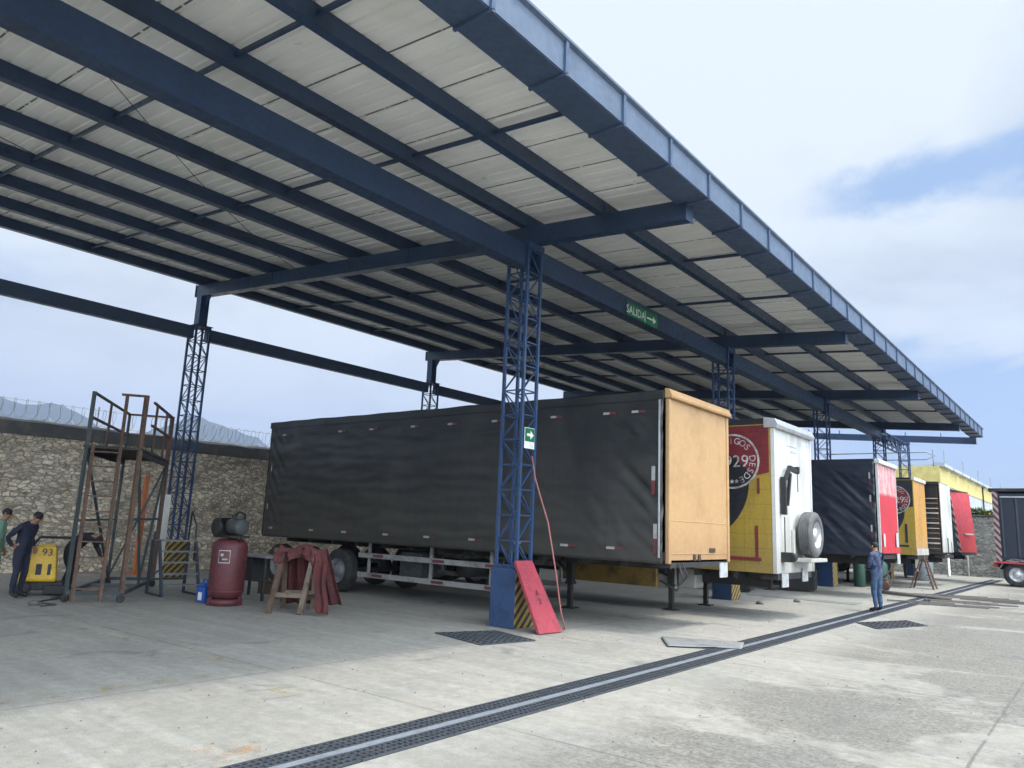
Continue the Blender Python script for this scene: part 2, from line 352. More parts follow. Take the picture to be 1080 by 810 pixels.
def stone(name, scale, base, tint):
    m, t, b = new_mat(name); h = N(t); o = h.obj()
    d = h.noise(o, 1.6, 4, 0.6)
    dv = h.node('ShaderNodeVectorMath', operation='MULTIPLY_ADD')
    nz = h.node('ShaderNodeTexNoise'); nz.inputs['Scale'].default_value = 2.5; t.links.new(o, nz.inputs['Vector'])
    t.links.new(nz.outputs['Color'], dv.inputs[0]); dv.inputs[1].default_value = (0.22, 0.22, 0.22); t.links.new(o, dv.inputs[2])
    v = h.map(dv.outputs[0], (0.8, 0.8, 1.9))
    vo = h.node('ShaderNodeTexVoronoi'); vo.inputs['Scale'].default_value = scale; t.links.new(v, vo.inputs['Vector'])
    ve = h.node('ShaderNodeTexVoronoi', feature='DISTANCE_TO_EDGE'); ve.inputs['Scale'].default_value = scale; t.links.new(v, ve.inputs['Vector'])
    rnd = h.sep(vo.outputs['Color'])[0]
    c = h.mix(rnd, tuple(x * 0.66 for x in base), tuple(min(1, x * 1.25) for x in base))
    c = h.mix(h.ramp(h.noise(h.map(o, (0.8, 0.8, 1.7)), 1.5, 7, 0.7), 0.53, 0.68), c, tuple(x * 0.45 for x in base))
    c = h.mix(h.ramp(h.noise(o, 0.35, 6, 0.6), 0.4, 0.65), c, tint, 'MULTIPLY')
    gap = h.ramp(h.math('ADD', ve.outputs['Distance'], h.math('MULTIPLY', h.math('SUBTRACT', h.noise(o, 6, 5, 0.7), 0.5), 0.16)), 0.0, 0.12)
    c = h.mix(gap, tuple(x * 0.42 for x in base), c)
    g = h.ramp(h.noise(o, 14, 6, 0.7), 0.25, 0.75, False, 0.6, 1.4)
    n = h.node('ShaderNodeVectorMath', operation='SCALE'); t.links.new(c, n.inputs[0]); t.links.new(g, n.inputs['Scale'])
    t.links.new(n.outputs[0], b.inputs['Base Color']); b.inputs['Roughness'].default_value = 0.95
    h.bump(h.math('ADD', gap, h.math('MULTIPLY', h.noise(o, 9, 6, 0.7), 0.8)), 0.6, 0.07, b)
stone('stone', 6.6, (0.74, 0.64, 0.49), (0.86, 0.85, 0.84))
stone('stone_grey', 4.2, (0.36, 0.35, 0.31), (0.7, 0.7, 0.7))
worn('coping', (0.085, 0.085, 0.085), (0.16, 0.15, 0.135), rough=0.95, scale=2.5, amount=0.7, bump=0.6)
def MT(n): return MATS[n]

# ------------------------------------------------------------------ builders
def root_matrix(o):
    while o.parent is not None: o = o.parent
    return Matrix.Translation(o.location) @ Matrix.Rotation(o.rotation_euler.z, 4, 'Z')

def thing(name, loc, label, cat, group=None, rz=0.0):
    o = bpy.data.objects.new(name, None); COL.objects.link(o)
    o.location = loc; o.rotation_euler = (0, 0, rz); o.empty_display_size = 0.3
    tag(o, label, cat, group); return o

def tag(o, label=None, cat=None, group=None, kind=None):
    if label: o['label'] = label
    if cat: o['category'] = cat
    if group: o['group'] = group
    if kind: o['kind'] = kind
    return o

class MB:
    def __init__(s): s.bm = bmesh.new(); s.mi = 0
    def _faces(s, vs, fs, smooth=False):
        bv = [s.bm.verts.new(v) for v in vs]
        for f in fs:
            try:
                fc = s.bm.faces.new([bv[i] for i in f]); fc.material_index = s.mi; fc.smooth = smooth
            except ValueError: pass
        return bv
    def box(s, x0, x1, y0, y1, z0, z1):
        vs = [(x, y, z) for z in (z0, z1) for y in (y0, y1) for x in (x0, x1)]
        s._faces(vs, [(0, 2, 3, 1), (4, 5, 7, 6), (0, 1, 5, 4), (2, 6, 7, 3), (0, 4, 6, 2), (1, 3, 7, 5)]); return s
    def cbox(s, c, sz, rot=None):
        vs = []
        for z in (-.5, .5):
            for y in (-.5, .5):
                for x in (-.5, .5):
                    v = Vector((x * sz[0], y * sz[1], z * sz[2]))
                    if rot is not None: v = rot @ v
                    vs.append(v + Vector(c))
        s._faces(vs, [(0, 2, 3, 1), (4, 5, 7, 6), (0, 1, 5, 4), (2, 6, 7, 3), (0, 4, 6, 2), (1, 3, 7, 5)]); return s
    def hexa(s, v8):
        s._faces(v8, [(0, 2, 3, 1), (4, 5, 7, 6), (0, 1, 5, 4), (2, 6, 7, 3), (0, 4, 6, 2), (1, 3, 7, 5)]); return s
    def bar(s, p0, p1, w, hgt, up=(0, 0, 1)):
        p0, p1 = Vector(p0), Vector(p1); d = (p1 - p0).normalized(); u = Vector(up)
        if abs(d.dot(u)) > 0.98: u = Vector((1, 0, 0))
        a = d.cross(u).normalized(); b = a.cross(d).normalized()
        vs = []
        for q in (p0, p1):
            for j in (-.5, .5):
                for i in (-.5, .5): vs.append(q + a * (i * w) + b * (j * hgt))
        s._faces(vs, [(0, 2, 3, 1), (4, 5, 7, 6), (0, 1, 5, 4), (2, 6, 7, 3), (0, 4, 6, 2), (1, 3, 7, 5)]); return s
    def tube(s, pts, r, seg=8, caps=True, smooth=True):
        pts = [Vector(p) for p in pts]; n = len(pts)
        rs = r if isinstance(r, (list, tuple)) else [r] * n
        rings = []; prev = None
        for i, p in enumerate(pts):
            d = (pts[min(i + 1, n - 1)] - pts[max(i - 1, 0)]).normalized()
            if prev is None:
                u = Vector((0, 0, 1)) if abs(d.z) < 0.9 else Vector((1, 0, 0))
                a = d.cross(u).normalized()
            else:
                a = (prev - d * prev.dot(d)).normalized()
            prev = a; b = d.cross(a)
            rings.append([s.bm.verts.new(p + (a * math.cos(2 * PI * k / seg) + b * math.sin(2 * PI * k / seg)) * rs[i]) for k in range(seg)])
        for i in range(n - 1):
            for k in range(seg):
                f = s.bm.faces.new((rings[i][k], rings[i][(k + 1) % seg], rings[i + 1][(k + 1) % seg], rings[i + 1][k])); f.smooth = smooth; f.material_index = s.mi
        if caps:
            for rg, rev in ((rings[0], True), (rings[-1], False)):
                f = s.bm.faces.new(list(reversed(rg)) if rev else rg); f.material_index = s.mi
        return s
    def lathe(s, prof, c, axis='z', seg=24, smooth=True, cap=True):
        """prof: (radius, height along the axis)"""
        c = Vector(c); rings = []
        for r, hh in prof:
            ring = []
            for k in range(seg):
                a = 2 * PI * k / seg; x, y = r * math.cos(a), r * math.sin(a)
                v = {'z': (x, y, hh), 'y': (x, hh, y), 'x': (hh, x, y)}[axis]
                ring.append(s.bm.verts.new(c + Vector(v)))
            rings.append(ring)
        for i in range(len(rings) - 1):
            for k in range(seg):
                f = s.bm.faces.new((rings[i][k], rings[i][(k + 1) % seg], rings[i + 1][(k + 1) % seg], rings[i + 1][k])); f.smooth = smooth; f.material_index = s.mi
        for rg, (r, _) in ((rings[0], prof[0]), (rings[-1], prof[-1])):
            if cap and r > 1e-4:
                f = s.bm.faces.new(rg); f.material_index = s.mi
        return s
    def grid(s, fn, nu, nv, smooth=True):
        vs = [[s.bm.verts.new(fn(i / nu, j / nv)) for j in range(nv + 1)] for i in range(nu + 1)]
        for i in range(nu):
            for j in range(nv):
                f = s.bm.faces.new((vs[i][j], vs[i + 1][j], vs[i + 1][j + 1], vs[i][j + 1])); f.smooth = smooth; f.material_index = s.mi
        return s
    def prism(s, pts, axis, a0, a1):
        """polygon of 2-D points extruded along axis"""
        mk = {'y': lambda p, a: (p[0], a, p[1]), 'x': lambda p, a: (a, p[0], p[1]), 'z': lambda p, a: (p[0], p[1], a)}[axis]
        lo = [s.bm.verts.new(mk(p, a0)) for p in pts]; hi = [s.bm.verts.new(mk(p, a1)) for p in pts]; n = len(pts)
        for fc in (lo, list(reversed(hi))):
            f = s.bm.faces.new(fc); f.material_index = s.mi
        for i in range(n):
            f = s.bm.faces.new((lo[i], hi[i], hi[(i + 1) % n], lo[(i + 1) % n])); f.material_index = s.mi
        return s
    def build(s, name, mats, parent=None, world=False, bevel=0.0, label=None, fix=True):
        if fix: bmesh.ops.recalc_face_normals(s.bm, faces=s.bm.faces)
        if world and parent is not None:
            s.bm.transform(root_matrix(parent).inverted())
        me = bpy.data.meshes.new(name); s.bm.to_mesh(me); s.bm.free()
        if isinstance(mats, str): mats = [mats]
        for m in mats: me.materials.append(MT(m))
        o = bpy.data.objects.new(name, me); COL.objects.link(o)
        if parent is not None: o.parent = parent
        if bevel:
            md = o.modifiers.new('bevel', 'BEVEL'); md.width = bevel; md.segments = 2; md.limit_method = 'ANGLE'
        if label: o['label'] = label
        return o

_gl = {}
def glyph(text, size, depth=0.0):
    k = (text, round(size, 4))
    if k not in _gl:
        cu = bpy.data.curves.new('lettering', 'FONT'); cu.body = text; cu.size = size; cu.align_x = 'CENTER'; cu.align_y = 'CENTER'; cu.resolution_u = 4
        ob = bpy.data.objects.new('lettering', cu); COL.objects.link(ob)
        bpy.context.view_layer.update()
        me = bpy.data.meshes.new_from_object(ob.evaluated_get(bpy.context.evaluated_depsgraph_get()))
        _gl[k] = ([v.co.copy() for v in me.vertices], [tuple(p.vertices) for p in me.polygons])
        bpy.data.objects.remove(ob); bpy.data.curves.remove(cu); bpy.data.meshes.remove(me)
    return _gl[k]
def put_text(mb, text, size, fn):
    """fn maps the glyph's (x, y) to a point"""
    vs, fs = glyph(text, size)
    mb._faces([fn(v.x, v.y) for v in vs], fs)

def copy_tree(o, parent=None):
    c = o.copy(); COL.objects.link(c)
    if parent is not None: c.parent = parent
    for ch in list(o.children): copy_tree(ch, c)
    return c

# ------------------------------------------------------------------ setting: ground, hills, walls
g = MB(); S = 3900
g._faces([(-S, -S, 0), (S, -S, 0), (S, S, 0), (-S, S, 0)], [(0, 1, 2, 3)])
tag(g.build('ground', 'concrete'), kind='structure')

def hills():
    mb = MB()
    def fn(u, v):
        az = math.radians(-150 + 200 * u)          # compass angle, 0 = +Y, negative to the left
        d = 2350 + 1250 * v
        n = noise.fractal(Vector((az * 5.0, v * 1.1, 3.3)), 1.0, 2.1, 7)
        n2 = noise.fractal(Vector((az * 22.0, v * 4, 9.1)), 1.0, 2.1, 6)
        def pk(c, w, a): return a * math.exp(-((math.degrees(az) - c) / w) ** 2)
        ridge = 270 + 60 * n + 26 * n2 + pk(-59, 5.5, 95) + pk(-74, 6, 95) + pk(-64.5, 3, -40) + pk(-45, 12, -120) + pk(-10, 30, -190)
        h = ridge * math.sin(PI * min(1, v * 0.92)) ** 0.8 + 14 * n2 * v
        return (d * math.sin(az), d * math.cos(az), max(-2, h) if v > 0.02 else -2)
    mb.grid(fn, 260, 26)
    tag(mb.build('hills', 'hill'), kind='structure')
hills()

WX = -22.4                                           # inner face of the rear boundary wall
def rear_wall():
    w = thing('stone_wall', (WX - 0.25, 14, 0), 'long rubble stone boundary wall with dark coping and coiled razor wire behind the canopy', 'wall')
    mb = MB()
    def face(u, v):
        y = -18 + 68.2 * u; z = 3.62 * v
        d = 0.05 * noise.fractal(Vector((y * 1.1, z * 1.7, 0.3)), 1.0, 2.0, 4)
        return (WX + d, y, z)
    mb.grid(face, 420, 26, smooth=False)
    mb.box(WX - 0.5, WX - 0.09, -18, 50.2, 0, 3.62)
    mb.build('stone_face', 'stone', w, world=True, fix=False)
    cp = MB()
    def top(u, v):
        y = -18 + 68.2 * u
        ang = [(WX + 0.10, 3.56), (WX + 0.12, 3.90), (WX - 0.2, 3.99), (WX - 0.6, 3.9), (WX - 0.6, 3.56), (WX + 0.10, 3.56)]
        x, z = ang[min(5, int(v * 5 + 1e-6))]
        return (x + 0.03 * noise.noise(Vector((y * 1.3, z, 2))), y, z + (0.05 * noise.fractal(Vector((y * 0.9, z, 5)), 1, 2, 4) if z > 3.6 else 0))
    cp.grid(top, 300, 5, smooth=False)
    cp.build('coping', 'coping', w, world=True)
    rz = MB(); pts = []
    y = -12.0; k = 0
    while y < 50:
        pts.append((WX - 0.25 + 0.25 * math.cos(k), y, 4.27 + 0.27 * math.sin(k))); k += 2 * PI / 12; y += 0.024
    rz.tube(pts, 0.0075, 3, smooth=False)
    for zz_ in (4.05, 4.50): rz.tube([(WX - 0.25, -12, zz_), (WX - 0.25, 50, zz_)], 0.006, 4)
    rz.build('razor_wire', 'wire', w, world=True)
    for i in range(21): ps = MB(); ps.bar((WX - 0.25, -11.5 + 3 * i, 3.9), (WX - 0.25, -11.5 + 3 * i, 4.6), 0.03, 0.03); ps.build('wire_post', 'wire', w, world=True)
rear_wall()

def far_wall():
    w = thing('stone_wall', (2, 49.8, 0), 'grey rubble stone wall closing the far end of the yard below the yellow warehouse', 'wall')
    mb = MB()
    def face(u, v):
        x = -22.9 + 62 * u; z = 3.3 * v
        return (x, 49.6 + 0.06 * noise.fractal(Vector((x * 1.1, z * 1.7, 4.3)), 1.0, 2.0, 4), z)
    mb.grid(face, 300, 20, smooth=False)
    mb.box(-22.4, 39, 49.75, 50.15, 0, 3.3)
    mb.build('stone_face', 'stone_grey', w, world=True, fix=False)
    cp = MB(); cp.box(-22.3, 39, 49.5, 50.2, 3.3, 3.36); cp.build('coping', 'coping', w, world=True)
    pp = MB(); pp.tube([(-6.35, 49.4, 0.0), (-6.35, 49.4, 3.7)], 0.04); pp.build('pipe', 'paint_white', w, world=True)
far_wall()

# ------------------------------------------------------------------ haze
def haze():
    m = bpy.data.materials.new('haze'); m.use_nodes = True; t = m.node_tree; t.nodes.clear()
    out = t.nodes.new('ShaderNodeOutputMaterial'); v = t.nodes.new('ShaderNodeVolumePrincipled')
    v.inputs['Color'].default_value = (0.44, 0.57, 0.88, 1); v.inputs['Density'].default_value = HAZE; v.inputs['Anisotropy'].default_value = 0.2
    t.links.new(v.outputs[0], out.inputs['Volume'])
    MATS['haze'] = m
    mb = MB(); mb.box(-4000, 4000, -4000, 4000, -4.0, 520.0); tag(mb.build('haze', 'haze'), kind='stuff')
HAZE = 0.00022
haze()

# ------------------------------------------------------------------ canopy
SL = 0.072
def zb(x): return 6.80 + SL * (-5.09 - x)              # underside of the cross beams
BD = 0.34
FR_Y = [1.35, 10.9, 20.45, 30.0, 39.4, 45.0]
FCX, FCW, FCD = -8.44, 0.50, 0.46                     # front columns
BCX = -20.2
canopy = thing('steel_canopy', (-12.5, 20, 0), 'long open steel canopy with dark blue beams and pale ribbed roof over the parked trailers', 'canopy')

def lattice(mb, cx, cy, z0, z1, wx, wy, ch=0.052, step=0.44):
    xs, ys = (cx - wx / 2 + ch / 2, cx + wx / 2 - ch / 2), (cy - wy / 2 + ch / 2, cy + wy / 2 - ch / 2)
    for x in xs:
        for y in ys: mb.box(x - ch / 2, x + ch / 2, y - ch / 2, y + ch / 2, z0, z1)
    n = max(2, round((z1 - z0) / step)); st = (z1 - z0) / n
    for k in range(n + 1):
        z = min(max(z0 + k * st, z0 + 0.02), z1 - 0.02)
        for y in ys: mb.bar((xs[0], y, z), (xs[1], y, z), 0.022, 0.022)
        for x in xs: mb.bar((x, ys[0], z), (x, ys[1], z), 0.022, 0.022)
        if k < n:
            za, zb_ = z0 + k * st, z0 + (k + 1) * st
            a, b = (0, 1) if k % 2 else (1, 0)
            for y in ys: mb.bar((xs[a], y, za), (xs[b], y, zb_), 0.02, 0.02)
            for x in xs: mb.bar((x, ys[a], za), (x, ys[b], zb_), 0.02, 0.02)

# roof sheets: real ribs running down the slope
def roof():
    mb = MB(); prof = []
    y = -5.0
    while y < 41.4:
        prof += [(y, 0.0), (y + 0.09, 0.0), (y + 0.105, 0.028), (y + 0.135, 0.028), (y + 0.15, 0.0)]; y += 0.24
    prof.append((y, 0))
    xa, xb = -4.85, -20.75
    lo = []; hi = []
    for yy, dz in prof:
        za, zb2 = zb(xa) + BD + 0.26 + dz, zb(xb) + BD + 0.26 + dz
        lo.append((mb.bm.verts.new((xa, yy, za)), mb.bm.verts.new((xb, yy, zb2))))
        hi.append((mb.bm.verts.new((xa, yy, za + 0.012)), mb.bm.verts.new((xb, yy, zb2 + 0.012))))
    for i in range(len(prof) - 1):
        mb.bm.faces.new((lo[i][0], lo[i + 1][0], lo[i + 1][1], lo[i][1]))
        mb.bm.faces.new((hi[i][0], hi[i][1], hi[i + 1][1], hi[i + 1][0]))
        for e in (0, 1): mb.bm.faces.new((lo[i][e], lo[i + 1][e], hi[i + 1][e], hi[i][e]))
    for i in (0, -1): mb.bm.faces.new((lo[i][0], lo[i][1], hi[i][1], hi[i][0]))
    mb.build('roof_sheet', 'roof_sheet', canopy, world=True)
roof()
PX = [-6.72 - 1.69 * i for i in range(9)]
for i, x in enumerate(PX):
    mb = MB(); z = zb(x) + BD + 0.002
    w, hgt = 0.15, 0.25
    # lipped channel: web and flanges
    mb.box(x - w / 2, x + w / 2, -5, 42.2, z, z + 0.012)
    mb.box(x + w / 2 - 0.012, x + w / 2, -5, 42.2, z + 0.012, z + hgt)
    mb.box(x - w / 2, x - w / 2 + 0.012, -5, 42.2, z + 0.012, z + hgt)
    mb.build('purlin', 'steel_blue', canopy, world=True)
for y in FR_Y:
    mb = MB(); xa, xb = -5.06, -20.45
    v8 = []
    for dz in (0, BD):
        for yy in (y - 0.11, y + 0.11):
            for x in (xb, xa): v8.append((x, yy, zb(x) + dz))
    mb.hexa(v8)
    for x in (xa + 0.006, xb - 0.006): mb.box(x - 0.006, x + 0.006, y - 0.135, y + 0.135, zb(x) - 0.012, zb(x) + BD + (0.0 if x > -10 else 0.012))
    for x in PX[:-1]:
        mb.box(x + 0.078, x + 0.09, y - 0.10, y + 0.10, zb(x) + BD - 0.06, zb(x) + BD + 0.20); mb.box(x - 0.2, x + 0.2, y - 0.124, y - 0.111, zb(x) + 0.02, zb(x) + BD - 0.01) if int(x * 10) % 3 == 0 else None
    mb.build('cross_beam', 'steel_blue', canopy, world=True)
# sag bars between purlins
SY = [1.35 + 3.183 * i for i in range(13) if i % 3] + [-1.8]
for y in SY:
    mb = MB(); xa, xb = -5.2, -20.3
    mb.bar((xa, y, zb(xa) + BD + 0.14), (xb, y, zb(xb) + BD + 0.14), 0.045, 0.06)
    mb.build('sag_bar', 'steel_blue', canopy, world=True)
# girders on the front columns
for a, b in zip(FR_Y[:-2], FR_Y[1:-1]):
    mb = MB(); ga, gb = a + FCD / 2 + 0.01, b - FCD / 2 - 0.01
    mb.box(FCX - 0.06, FCX + 0.19, ga, gb, 6.55, 6.98)
    mb.box(FCX - 0.08, FCX + 0.21, ga, gb, 6.535, 6.55)
    mb.build('girder', 'steel_blue', canopy, world=True)
mb = MB(); mb.box(FCX - 0.06, FCX + 0.19, -5, FR_Y[0] - FCD / 2 - 0.01, 6.55, 6.98); mb.build('girder', 'steel_blue', canopy, world=True)
# lattice girder of the last short bay
mb = MB(); ga, gb = FR_Y[-2] + FCD / 2 + 0.01, FR_Y[-1] - FCD / 2 - 0.01
for x in (FCX - 0.2, FCX + 0.2):
    for z in (6.40, 6.90): mb.bar((x, ga, z), (x, gb, z), 0.07, 0.07)
    n = 10
    for k in range(n):
        y0, y1 = ga + (gb - ga) * k / n, ga + (gb - ga) * (k + 1) / n
        mb.bar((x, y0, 6.40 if k % 2 else 6.90), (x, y1, 6.90 if k % 2 else 6.40), 0.035, 0.035)
mb.build('lattice_girder', 'steel_blue', canopy, world=True)
# tie girders along the rear columns
mb_y = [-6.0] + FR_Y
for a, b in zip(mb_y[:-1], mb_y[1:]):
    mb = MB(); mb.box(BCX - 0.09, BCX + 0.09, a + (0.2 if a > -5 else 0), b - 0.2, 6.60, 6.96); mb.build('tie_girder', 'tie_blue', canopy, world=True, bevel=0.008)
# columns
for y in FR_Y:
    mb = MB(); lattice(mb, FCX, y, 1.02, zb(FCX) - 0.14, FCW, FCD)
    mb.box(FCX - 0.27, FCX + 0.27, y - 0.25, y + 0.25, zb(FCX) - 0.14, zb(FCX) - 0.002)
    mb.box(FCX - 0.27, FCX + 0.27, y - 0.25, y + 0.25, 1.0, 1.02)
    c = mb.build('column', 'column_blue', canopy, world=True)
    bx = MB(); X0, X1, Y0, Y1 = FCX - 0.27, FCX + 0.30, y - 0.30, y + 0.30
    bx.box(X0, X1, Y0, Y1, 0, 0.998)
    for f in bx.bm.faces:
        if f.calc_center_median().x > X1 - 0.01 or f.calc_center_median().x < X0 + 0.01: f.material_index = 1
    bx.build('base_block', ['column_blue', 'hazard'], c, world=True, bevel=0.02)
for y in FR_Y:
    mb = MB(); lattice(mb, BCX, y, 0.95, 6.98, 0.46, 0.46)
    mb.box(BCX - 0.26, BCX + 0.26, y - 0.26, y + 0.26, 6.98, 7.0)
    mb.box(BCX - 0.13, BCX + 0.13, y - 0.13, y + 0.13, 7.0, zb(BCX) - 0.002)
    mb.prism([(BCX + 0.13, zb(BCX) - 0.42), (BCX + 0.40, zb(BCX) - 0.03), (BCX + 0.13, zb(BCX) - 0.012)], 'y', y - 0.02, y + 0.02)
    c = mb.build('column', 'column_blue', canopy, world=True)
    bx = MB(); bx.box(BCX - 0.3, BCX + 0.3, y - 0.3, y + 0.3, 0, 0.948)
    for f in bx.bm.faces:
        if abs(f.normal.z) < 0.5 and f.calc_center_median().y < y - 0.2: f.material_index = 1
    bx.bm.normal_update()
    for f in bx.bm.faces:
        f.material_index = 1 if f.calc_center_median().y < y - 0.28 or f.calc_center_median().x > BCX + 0.28 else 0
    bx.build('base_block', ['column_blue', 'hazard'], c, world=True, bevel=0.02)
# gutter along the open edge
GX = -4.70
mb = MB()
mb.prism([(GX - 0.014, 7.088), (GX - 0.014, 7.12), (GX - 0.50, 7.12), (GX - 0.50, 7.42), (GX - 0.535, 7.42), (GX - 0.535, 7.088)], 'y', -5, 44.6)
mb.build('gutter', 'tie_blue', canopy, world=True)  # soffit toned darker than the fascia: its shade is put into the colour
mb = MB(); mb.prism([(GX, 7.10), (GX, 7.48), (GX + 0.05, 7.51), (GX + 0.05, 7.545), (GX - 0.05, 7.545), (GX - 0.012, 7.50), (GX - 0.012, 7.10)], 'y', -5, 44.6)
mb.build('fascia', 'gutter_blue', canopy, world=True)
y = -3.0
while y < 44.6:
    mb = MB()
    mb.box(GX + 0.001, GX + 0.035, y - 0.03, y + 0.03, 7.07, 7.52)
    mb.box(GX - 0.53, GX + 0.035, y - 0.02, y + 0.02, 7.045, 7.087)
    mb.build('gutter_bracket', 'tie_blue', canopy, world=True); y += 1.385
# thin cables slung under the roof
mb = MB(); pts = [(-9 - 6 * t, 3 + 9 * t, 7.05 - 0.5 * math.sin(PI * t) + 0.3 * t) for t in [i / 12 for i in range(13)]]
mb.tube(pts, 0.008, 4); mb.build('cable', 'cable', canopy, world=True)
mb = MB(); pts = [(-12 - 0.4 * math.sin(6 * t), 1 + 19 * t, 7.15 - 0.35 * math.sin(PI * 2 * t) ** 2) for t in [i / 24 for i in range(25)]]
mb.tube(pts, 0.007, 4); mb.build('cable', 'cable', canopy, world=True)

# horn box on the second rear column
hb = thing('siren_horn', (BCX + 0.55, 20.45, 5.75), 'grey siren box hung on the second rear column above the black trailer roof', 'siren')
mb = MB(); mb.lathe([(0.10, -0.2), (0.22, -0.14), (0.24, 0.12), (0.12, 0.2)], (0, 0, 0), 'z', 14); mb.build('body', 'drum_grey', hb)
mb = MB(); mb.bar((-0.4, 0, 0.05), (-0.1, 0, 0.05), 0.05, 0.05); mb.bar((-0.15, 0, 0.2), (-0.15, 0, 0.7), 0.03, 0.03); mb.build('bracket', 'engine_black', hb)

# ------------------------------------------------------------------ signs
s1 = thing('exit_sign', (FCX + 0.21, 15.2, 6.7), 'green exit sign with white lettering and arrow on the long girder under the roof', 'sign')
mb = MB(); mb.box(0.0, 0.012, -0.74, 0.72, -0.155, 0.155); mb.build('plate', 'sign_green', s1, bevel=0.003)
mb = MB(); put_text(mb, 'SALIDA', 0.27, lambda x, y: (0.014, -0.34 + x, y - 0.02))
mb.box(0.0125, 0.015, 0.10, 0.12, -0.14, 0.14)
mb.box(0.0125, 0.015, 0.20, 0.52, -0.02, 0.02)
mb.prism([(0.50, -0.09), (0.66, 0.0), (0.50, 0.09)], 'x', 0.0125, 0.015)
mb.build('lettering', 'paint_white', s1)
s2 = thing('evacuation_sign', (FCX + 0.13, 10.9 - FCD / 2 - 0.012, 3.32), 'small green and white evacuation arrow sign on the nearest lattice column', 'sign')
s2.location = (FCX + FCW / 2 + 0.012, 10.9, 3.32)
mb = MB(); mb.box(-0.01, 0.0, -0.15, 0.15, -0.20, 0.18); mb.build('plate', 'paint_white', s2)
mb = MB(); mb.box(0.001, 0.004, -0.14, 0.14, -0.07, 0.17); mb.build('panel', 'sign_green', s2)
mb = MB(); mb.box(0.005, 0.008, -0.09, 0.02, 0.025, 0.075); mb.prism([(0.015, -0.03), (0.11, 0.05), (0.015, 0.13)], 'x', 0.005, 0.008)
mb.build('arrow', 'paint_white', s2)

# ------------------------------------------------------------------ trailers
def wheel(parent, c, r=0.51, w=0.28, tyre='rubber', rim='rim_grey', axis='y', name='wheel', sgn=-1):
    """sgn: side of the visible dish along the axis"""
    t = MB(); pr = [(r * 0.58, -w / 2), (r * 0.86, -w / 2 - 0.01), (r * 0.97, -w * 0.42), (r, -w * 0.32)]
    for k in range(5):
        a = -w * 0.32 + w * 0.64 * k / 5
        pr += [(r, a + 0.012), (r - 0.018, a + 0.016), (r - 0.018, a + 0.03), (r, a + 0.034)]
    pr += [(r, w * 0.32), (r * 0.97, w * 0.42), (r * 0.86, w / 2 + 0.01), (r * 0.58, w / 2)]
    t.lathe(pr + [pr[0]], c, axis, 36, cap=False)
    tt = t.build('tyre', tyre)
    m = MB(); s = sgn
    m.lathe([(r * 0.585, s * w / 2), (r * 0.56, s * (w / 2 - 0.02)), (r * 0.52, s * (w / 2 - 0.09)), (r * 0.30, s * (w / 2 - 0.10)), (r * 0.27, s * (w / 2 - 0.03)), (r * 0.15, s * (w / 2 - 0.0)), (0.0, s * (w / 2))], c, axis, 24, cap=False)
    for k in range(8):
        a = 2 * PI * k / 8; q = Vector(c); rr = r * 0.41
        d = {'y': (rr * math.cos(a), s * (w / 2 - 0.075), rr * math.sin(a)), 'x': (s * (w / 2 - 0.075), rr * math.cos(a), rr * math.sin(a))}[axis]
        m.cbox(q + Vector(d), (0.035, 0.035, 0.035))
    rm = m.build('rim', rim)
    e = bpy.data.objects.new(name, None); COL.objects.link(e); e.parent = parent
    tt.parent = e; rm.parent = e
    # hub holes: dark dish behind
    return e

def landing_leg(parent, x, y, z1=1.2, mat='chassis', crank=False):
    mb = MB(); mb.box(x - 0.07, x + 0.07, y - 0.07, y + 0.07, 0.55, z1); mb.box(x - 0.05, x + 0.05, y - 0.05, y + 0.05, 0.03, 0.55)
    mb.box(x - 0.16, x + 0.16, y - 0.13, y + 0.13, 0.0, 0.03); mb.box(x - 0.09, x + 0.09, y - 0.09, y + 0.09, 0.52, 0.58)
    mb.bar((x - 0.05, y, 0.75), (x - 0.6, y, z1 - 0.05), 0.05, 0.05)
    mb.build('landing_leg', mat, parent)

def chassis(t, Lx, W, zf, legx, wheels, mat='chassis', dual=True, r=0.51, deep=0.34):
    mb = MB()
    for y in (W / 2 - 0.5, W / 2 + 0.5):
        mb.box(-Lx + 0.1, -0.35, y - 0.06, y + 0.06, zf - deep, zf - 0.02)
    x = -0.9
    while x > -Lx + 0.4:
        mb.box(x - 0.04, x + 0.04, 0.06, W - 0.06, zf - 0.16, zf - 0.012); x -= 0.9
    mb.box(-0.35, 0.0, 0.1, W - 0.1, zf - 0.14, zf - 0.01)
    for xw in wheels: mb.lathe([(0.06, 0.2), (0.06, W - 0.2)], (xw, 0, r), 'y', 10)
    mb.build('chassis', mat, t)
    for y in (0.28, W - 0.28):
        if legx: landing_leg(t, legx, y, zf - 0.03)
    for xw in wheels:
        wheel(t, (xw, 0.22, r), r, 0.27, sgn=-1); wheel(t, (xw, W - 0.22, r), r, 0.27, sgn=1)
        if dual:
            pass

